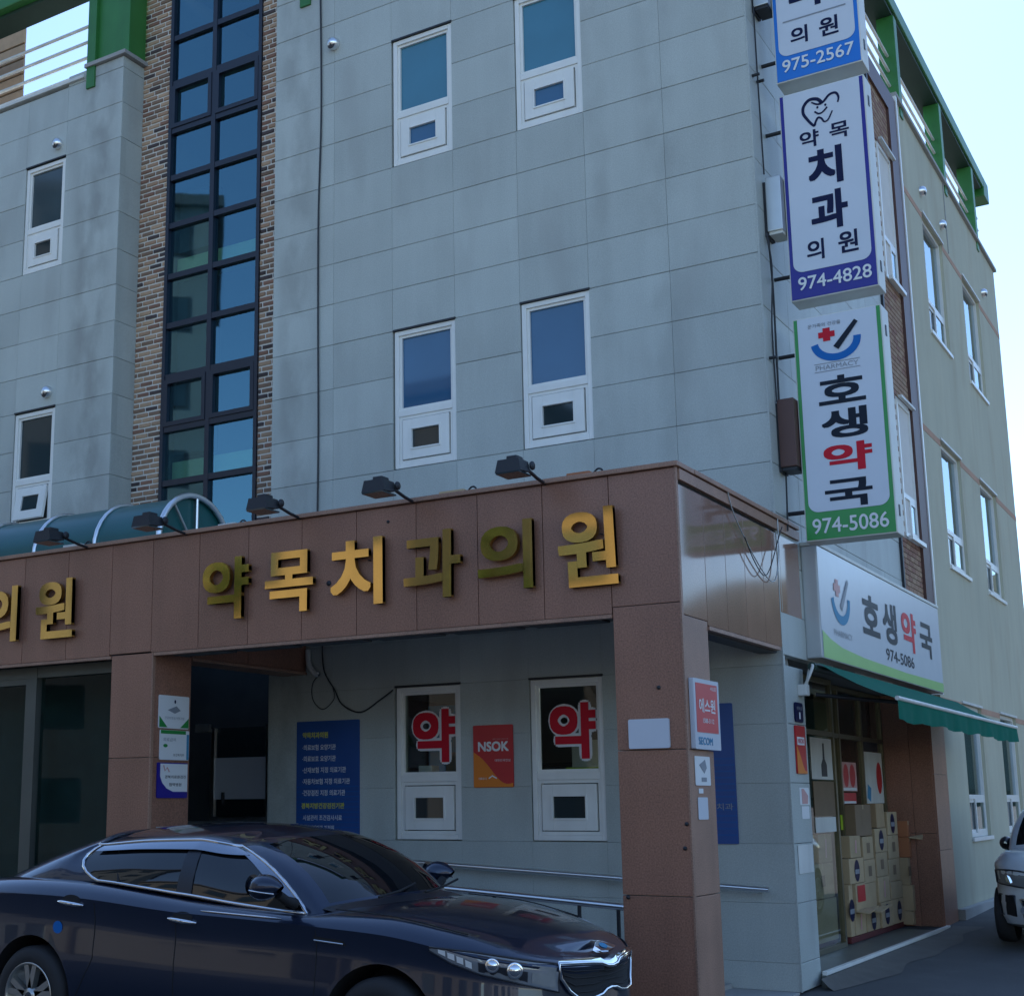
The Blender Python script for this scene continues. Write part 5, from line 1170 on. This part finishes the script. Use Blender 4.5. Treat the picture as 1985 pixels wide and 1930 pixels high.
    st = Bd.side(-1.145, .79, .003); sk = MB(); disc(sk, lambda a, b, n_: (a, st.y - n_, b), (st.x, st.z), .045, .042, .001, 16); sk.build('blue_sticker', M['inkblue'], t)
    # reflected streak along the shoulder crease, drawn in as a chrome strip
    MB().tube([Bd.side(.12 + k * .08, interp(Bd.zsh, .12 + k * .08) - .010, .002) for k in range(9)], [.003] + [.007] * 7 + [.003], 6).build('crease_glint', M['chrome'], t)
    # mirrors
    for sg in (-1, 1):
        my = MB(); rows = []
        for k in range(9):
            a = k / 8; x = .62 + .22 * a; r = math.sin(math.pi * min(.97, max(.06, a)) ** .8) ** .5
            cyy = -1.02; czz = 1.115 - .02 * a
            rows.append([(x + .02 * math.sin(2 * math.pi * j / 14), (cyy + .088 * r * math.cos(2 * math.pi * j / 14)) * (1 if sg < 0 else -1), czz + .078 * r * math.sin(2 * math.pi * j / 14)) for j in range(15)])
        my.grid(rows, True); yy = 1 if sg < 0 else -1
        mo = my.build('mirror', M['paint'], t)
        MB().poly([(.632, yy * (-1.02 + .078 * math.cos(2 * math.pi * j / 16)), 1.115 + .066 * math.sin(2 * math.pi * j / 16)) for j in range(16)]).build('mirror_glass', M['carglass'], mo)
        MB().tube([(.80, yy * -.82, 1.0), (.80, yy * -.90, 1.02), (.79, yy * -.97, 1.06)], [.035, .03, .03], 8).build('mirror_stalk', M['black'], mo)
        MB().tube([(.67 + .03 * k, yy * (-1.108 + .006 * k * k / 3), 1.09 - .004 * k) for k in range(6)], .006, 6).build('indicator', M['chrome'], mo)
    # front: grille, lamps, logo
    def nose(y, z, off=.006):
        u = Bd.front_u(abs(y)); x = Bd.pt(u, 0, off).x; zs = interp(Bd.zsh, Bd.O[int(u)][0]); p = Bd.pt(u, min(1, (z - .2) / (zs - .2)), off)
        return Vector((p.x, p.y if y >= 0 else -p.y, z))
    top = [(-.50, .700), (-.40, .694), (-.22, .684), (-.13, .676), (-.07, .656), (0, .650), (.07, .656), (.13, .676), (.22, .684), (.40, .690), (.50, .692)]
    bot = [(-.43, .545), (-.36, .495), (-.22, .49), (-.13, .50), (-.07, .520), (0, .526), (.07, .520), (.13, .50), (.22, .49), (.36, .495), (.43, .545)]
    gm = MB(); gm.grid([[nose(a[0] + (b[0] - a[0]) * k, a[1] + (b[1] - a[1]) * k, .004) for a, b in zip(top, bot)] for k in (0, .33, .66, 1)], True); gm.build('grille', M['black'], t)
    gb = MB()
    for k in (.22, .42, .62, .82): gb.tube([nose(a[0] + (b[0] - a[0]) * k, a[1] + (b[1] - a[1]) * k, .007) for a, b in zip(top, bot)], .004, 5)
    gb.build('grille_bars', M['black'], t)
    ring = [nose(a, b, .012) for a, b in top] + [nose(.49, .62, .012)] + [nose(a, b, .012) for a, b in bot[::-1]] + [nose(-.49, .62, .012)]
    MB().tube(ring, .011, 8, closed=True).build('grille_frame', M['chrome'], t)
    tn, nn = Vector((-.82, 0, .57)), Vector((.57, 0, .82)); bc_ = Vector((2.478, 0, .742))
    sh = [(-.17, -.015), (-.09, -.035), (0, -.045), (.09, -.035), (.17, -.015), (.10, .012), (.05, .035), (0, .042), (-.05, .035), (-.10, .012)]
    MB().prism([bc_ + Vector((0, a_, 0)) + tn * (b_ + .01) + nn * (.004 - .25 * a_ * a_) for a_, b_ in sh], nn * .012).build('bonnet_badge', M['chrome'], t)
    MB().poly([bc_ + Vector((0, .042 * math.cos(q), 0)) + tn * (.01 + .024 * math.sin(q)) + nn * .0175 for q in [2 * math.pi * k / 20 for k in range(20)]]).build('badge_oval', M['inkteal'], t)
    ub_ = MB(); ub_.grid([[nose(a_, min(b_ + d_, .717), .012) for a_, b_ in top] for d_ in (-.008, .012, .030)], True); ub_.build('grille_bar', M['chrome'], t)
    for sg in (-1, 1):
        ua = Bd.u_at_x(1.80); ub = Bd.front_u(.50); n_ = 16; rows = [[], [], [], []]
        tz = [(0, .795), (.25, .775), (.5, .748), (.75, .722), (1, .700)]; bz = [(0, .775), (.12, .71), (.3, .655), (.6, .605), (1, .545)]
        def lamp(k, q, off):
            u = ua + (ub - ua) * k; zt_, zb_ = interp(tz, k), interp(bz, k); z = zt_ + (zb_ - zt_) * q
            zs = interp(Bd.zsh, Bd.pt(u, .5).x); p = Bd.pt(u, min(1, (z - .2) / (zs - .2)), off); return Vector((p.x, sg * p.y, z))
        lens = MB(); lens.grid([[lamp(k / n_, q, .004) for k in range(n_ + 1)] for q in (0, .33, .66, 1)], True, sg > 0)
        ho = lens.build('headlamp', M['lampglass'], t)
        MB().tube([lamp(k / n_, 0, .005) for k in range(n_ + 1)] + [lamp(1, q, .005) for q in (.33, .66)] + [lamp(k / n_, 1, .005) for k in range(n_, -1, -1)], .006, 5, closed=True).build('lamp_surround', M['lampdark'], ho)
        for kk, qq, rr in ((.40, .46, .040), (.57, .5, .046)):
            c = lamp(kk, qq, .012); d = (lamp(kk, qq, .05) - lamp(kk, qq, 0)).normalized(); u1 = Vector((0, 0, 1)); u1 = (u1 - d * u1.dot(d)).normalized(); v1 = d.cross(u1)
            pj = MB(); rings = [[c + d * h + (u1 * math.cos(2 * math.pi * j / 18) + v1 * math.sin(2 * math.pi * j / 18)) * r for j in range(19)] for r, h in ((rr, .0), (rr * .96, .006), (rr * .72, -.004), (rr * .68, -.002), (rr * .4, .006), (.001, .008))]
            pj.grid(rings, True); pj.build('projector', M['reflector'], ho)
        for j in range(4):
            a, b = .05 + j * .055, .05 + j * .055 + .042
            MB().grid([[lamp(a, .15 + .12 * j * .9, .007), lamp(b, .18 + .12 * j, .007)], [lamp(a, .62 + .08 * j, .007), lamp(b, .66 + .07 * j, .007)]], False).build('marker_lens', M['inkwhite'], ho)
        rf_ = MB(); rf_.grid([[lamp(k, q, .006) for k in (.72, .80, .88, .96)] for q in (.15, .5, .88)], True); rf_.build('indicator_reflector', M['reflector_soft'], ho)
        rg_ = MB(); rg_.grid([[lamp(k, q, .0055) for k in (.30, .40, .50, .62, .68)] for q in (.12, .5, .9)], True); rg_.build('lamp_bowl', M['lampdark'], ho)
        # tail lamp
        ut = Bd.u_at_x(-1.84); tl = MB(); tl.grid([[(lambda p: (p.x, sg * p.y, p.z))(Bd.pt(ut * k / 10, fr, .006)) for k in range(2, 11)] for fr in (.80, .86, .92, .97)], True); tl.build('tail_lamp', M['redlens'], t)
    # bonnet lines, wipers, cowl
    for sg in (-1, 1):
        bl_ = MB(); bl_.tube([(lambda p: (p.x, sg * p.y, p.z + .004))(Bd.pt(Bd.u_at_x(x), 1, -.085) + Vector((0, 0, .066))) for x in [1.1 + .06 * k for k in range(16)]], .004, 5); bl_.build('bonnet_seam', M['black'], t)
    cw = MB(); cw.grid([[(c[0].x + dx, sy_ * c[0].y, c[0].z + dz) for dx, dz in ((-.02, .02), (.05, .008), (.11, -.004))] for c, sy_ in [(c, -1) for c in fine[58:]] + [(c, 1) for c in fine[58:][::-1]]], True); cw.build('cowl', M['lampdark'], t)
    for y0, y1 in ((-.55, .05), (.0, .60)):
        MB().tube([(1.24, y0, 1.035), (1.20, (y0 + y1) / 2, 1.055), (1.13, y1, 1.085)], .008, 6).build('wiper', M['black'], t)
    for x, z in WH:
        for sg in (-1, 1): wheel(t, x, sg * .80, z - .02, .33, .225, sg)
    MB().box(-1.9, 2.0, -.6, .6, .22, .45).build('underbody', M['black'], t)
    return t
sedan()

def hatchback():
    t = thing('small_hatchback', 'small silver grey hatchback nose out in the alley, cut by the right edge', 'car', (1.65, 5.45, .12), rotz=-math.pi / 2)
    outline = [(-1.78, 0), (-1.76, .35), (-1.68, .62), (-1.5, .74), (-1.0, .795), (0, .80), (.7, .80), (1.15, .79), (1.42, .745), (1.60, .66), (1.70, .53), (1.77, .33), (1.80, .15), (1.805, 0)]
    lv = [(.12, 0), (.04, .06), (.01, .18), (.0, .40), (.008, .58), (.018, .72), (.0, .90), (.006, .95), (.03, 1.0)]
    zsh = [(-1.8, .92), (-1.2, .93), (0, .90), (.7, .87), (1.1, .85), (1.4, .85), (1.6, .81), (1.72, .765), (1.805, .72)]
    ztop = [(-1.8, .98), (-1.2, 1.06), (0, 1.03), (.7, 1.0), (1.0, .99), (1.3, .965), (1.55, .905), (1.7, .835), (1.805, .76)]
    Bd = Body(outline, .18, zsh, ztop, lv, (.09, [(-2, .09), (2, .09)]))
    WH = [(-1.15, .29), (1.23, .29)]
    obj('body', arch_cut(Bd.mesh(), 'body', (M['paint2'], M['black']), WH, .325), t)
    cols = [((-1.66, 0, 1.0), (-1.35, 0, 1.42), (0, 0, .01)), ((-1.64, .35, 1.0), (-1.34, .3, 1.42), (0, 0, .01)), ((-1.55, .62, 1.0), (-1.3, .48, 1.41), (0, .01, 0)), ((-1.3, .70, .99), (-1.2, .54, 1.41), (0, .02, 0)),
            ((-1.0, .71, .985), (-.95, .56, 1.42), (0, .02, 0)), ((-.5, .715, .975), (-.45, .57, 1.44), (0, .03, 0)), ((-.12, .72, .965), (-.12, .57, 1.44), (0, .03, 0)), ((0, .72, .96), (-.02, .57, 1.44), (0, .03, 0)),
            ((.45, .715, .95), (.15, .56, 1.43), (.05, .03, 0)), ((.85, .69, .93), (.22, .54, 1.42), (.07, .03, .03)), ((.96, .60, .95), (.30, .48, 1.425), (.05, .02, .04)), ((1.05, .33, .975), (.38, .28, 1.445), (.04, 0, .04)), ((1.08, 0, .985), (.41, 0, 1.45), (.04, 0, .04))]
    zc = smooth_tab([(-1.35, 1.42), (-1, 1.46), (-.4, 1.485), (.1, 1.475), (.41, 1.45)])
    fine, G, sub = greenhouse(t, M['paint2'], cols, zc, None, {'rear_window': (0, 2), 'side_window1': (4, 6), 'side_window2': (7, 9), 'windscreen': (10, 12)}, M['carglass'], None)
    def nose(y, z, off=.006):
        u = Bd.front_u(abs(y)); zs = interp(Bd.zsh, Bd.O[int(u)][0]); p = Bd.pt(u, min(1, (z - .18) / (zs - .18)), off); return Vector((p.x, p.y if y >= 0 else -p.y, z))
    for sg in (-1, 1):
        def q(y, z, off=.005): return nose(sg * y, z, off)
        hl = MB(); hl.grid([[q(.40 + .34 * k, .58 + .04 * k + (.16 + .02 * k - .05 * k * k) * (1 - f)) for k in (0, .2, .4, .6, .8, 1)] for f in (0, .33, .66, 1)], True); ho = hl.build('headlamp', M['lampglass'], t)
        pj = MB(); c = q(.56, .67, .012); disc(pj, lambda a, b, n_: (c.x + n_ - .6 * abs(a - c.y) * .5, a, b), (c.y, c.z), .05, .045, .002); pj.build('reflector', M['reflector'], ho)
        MB().tube([q(.40 + .34 * k, .58 + .04 * k, .006) for k in (0, .2, .4, .6, .8, 1)] + [q(.40 + .34 * k, .74 + .06 * k - .05 * k * k, .006) for k in (1, .8, .6, .4, .2, 0)], .008, 5, closed=True).build('lamp_surround', M['lampdark'], ho)
        iv = MB(); iv.grid([[q(.53 + .17 * k, .50 - .20 * f + .01 * k, .005) for k in (0, .5, 1)] for f in (0, .33, .66, 1)], True); iv.build('bumper_intake', M['black'], t)
        MB().tube([q(.53, .50, .008), q(.70, .51, .008), q(.70, .31, .008), q(.53, .30, .008)], .010, 6, closed=True).build('intake_frame', M['lampdark'], t)
        fg = MB(); c = q(.43, .36, .012); disc(fg, lambda a, b, n_: (c.x + n_, a, b), (c.y, c.z), .045, .045, .004); fg.build('fog_lamp', M['reflector'], t)
        yy = sg; my = MB(); rows = []
        for k in range(9):
            a = k / 8; r = math.sin(math.pi * min(.97, max(.06, a)) ** .8) ** .5
            rows.append([(.50 + .20 * a, yy * (.745 + .075 * r * math.cos(2 * math.pi * j / 14)), 1.0 + .075 * r * math.sin(2 * math.pi * j / 14)) for j in range(15)])
        my.grid(rows, True); mo = my.build('mirror', M['lampdark'], t); MB().tube([(.62, yy * .70, .95), (.62, yy * .77, .97)], .03, 8).build('mirror_stalk', M['black'], mo)
    gr = MB(); gr.grid([[nose(y, .46 - .18 * f, .005) for y in (-.46, -.3, -.15, 0, .15, .3, .46)] for f in (0, .5, 1)], True); gr.build('lower_grille', M['black'], t)
    MB().tube([nose(y, .47, .009) for y in (-.47, -.3, -.15, 0, .15, .3, .47)] + [nose(y, .27, .009) for y in (.42, .2, 0, -.2, -.42)], .012, 6, closed=True).build('grille_frame', M['chrome'], t)
    gu = MB(); gu.grid([[nose(y, .63 - .05 * f, .005) for y in (-.36, -.2, 0, .2, .36)] for f in (0, 1)], True); gu.build('upper_grille', M['black'], t)
    for x, z in WH:
        for sg in (-1, 1): wheel(t, x, sg * .69, z, .29, .19, sg)
    MB().box(-1.4, 1.5, -.55, .55, .2, .4).build('underbody', M['black'], t)
hatchback()
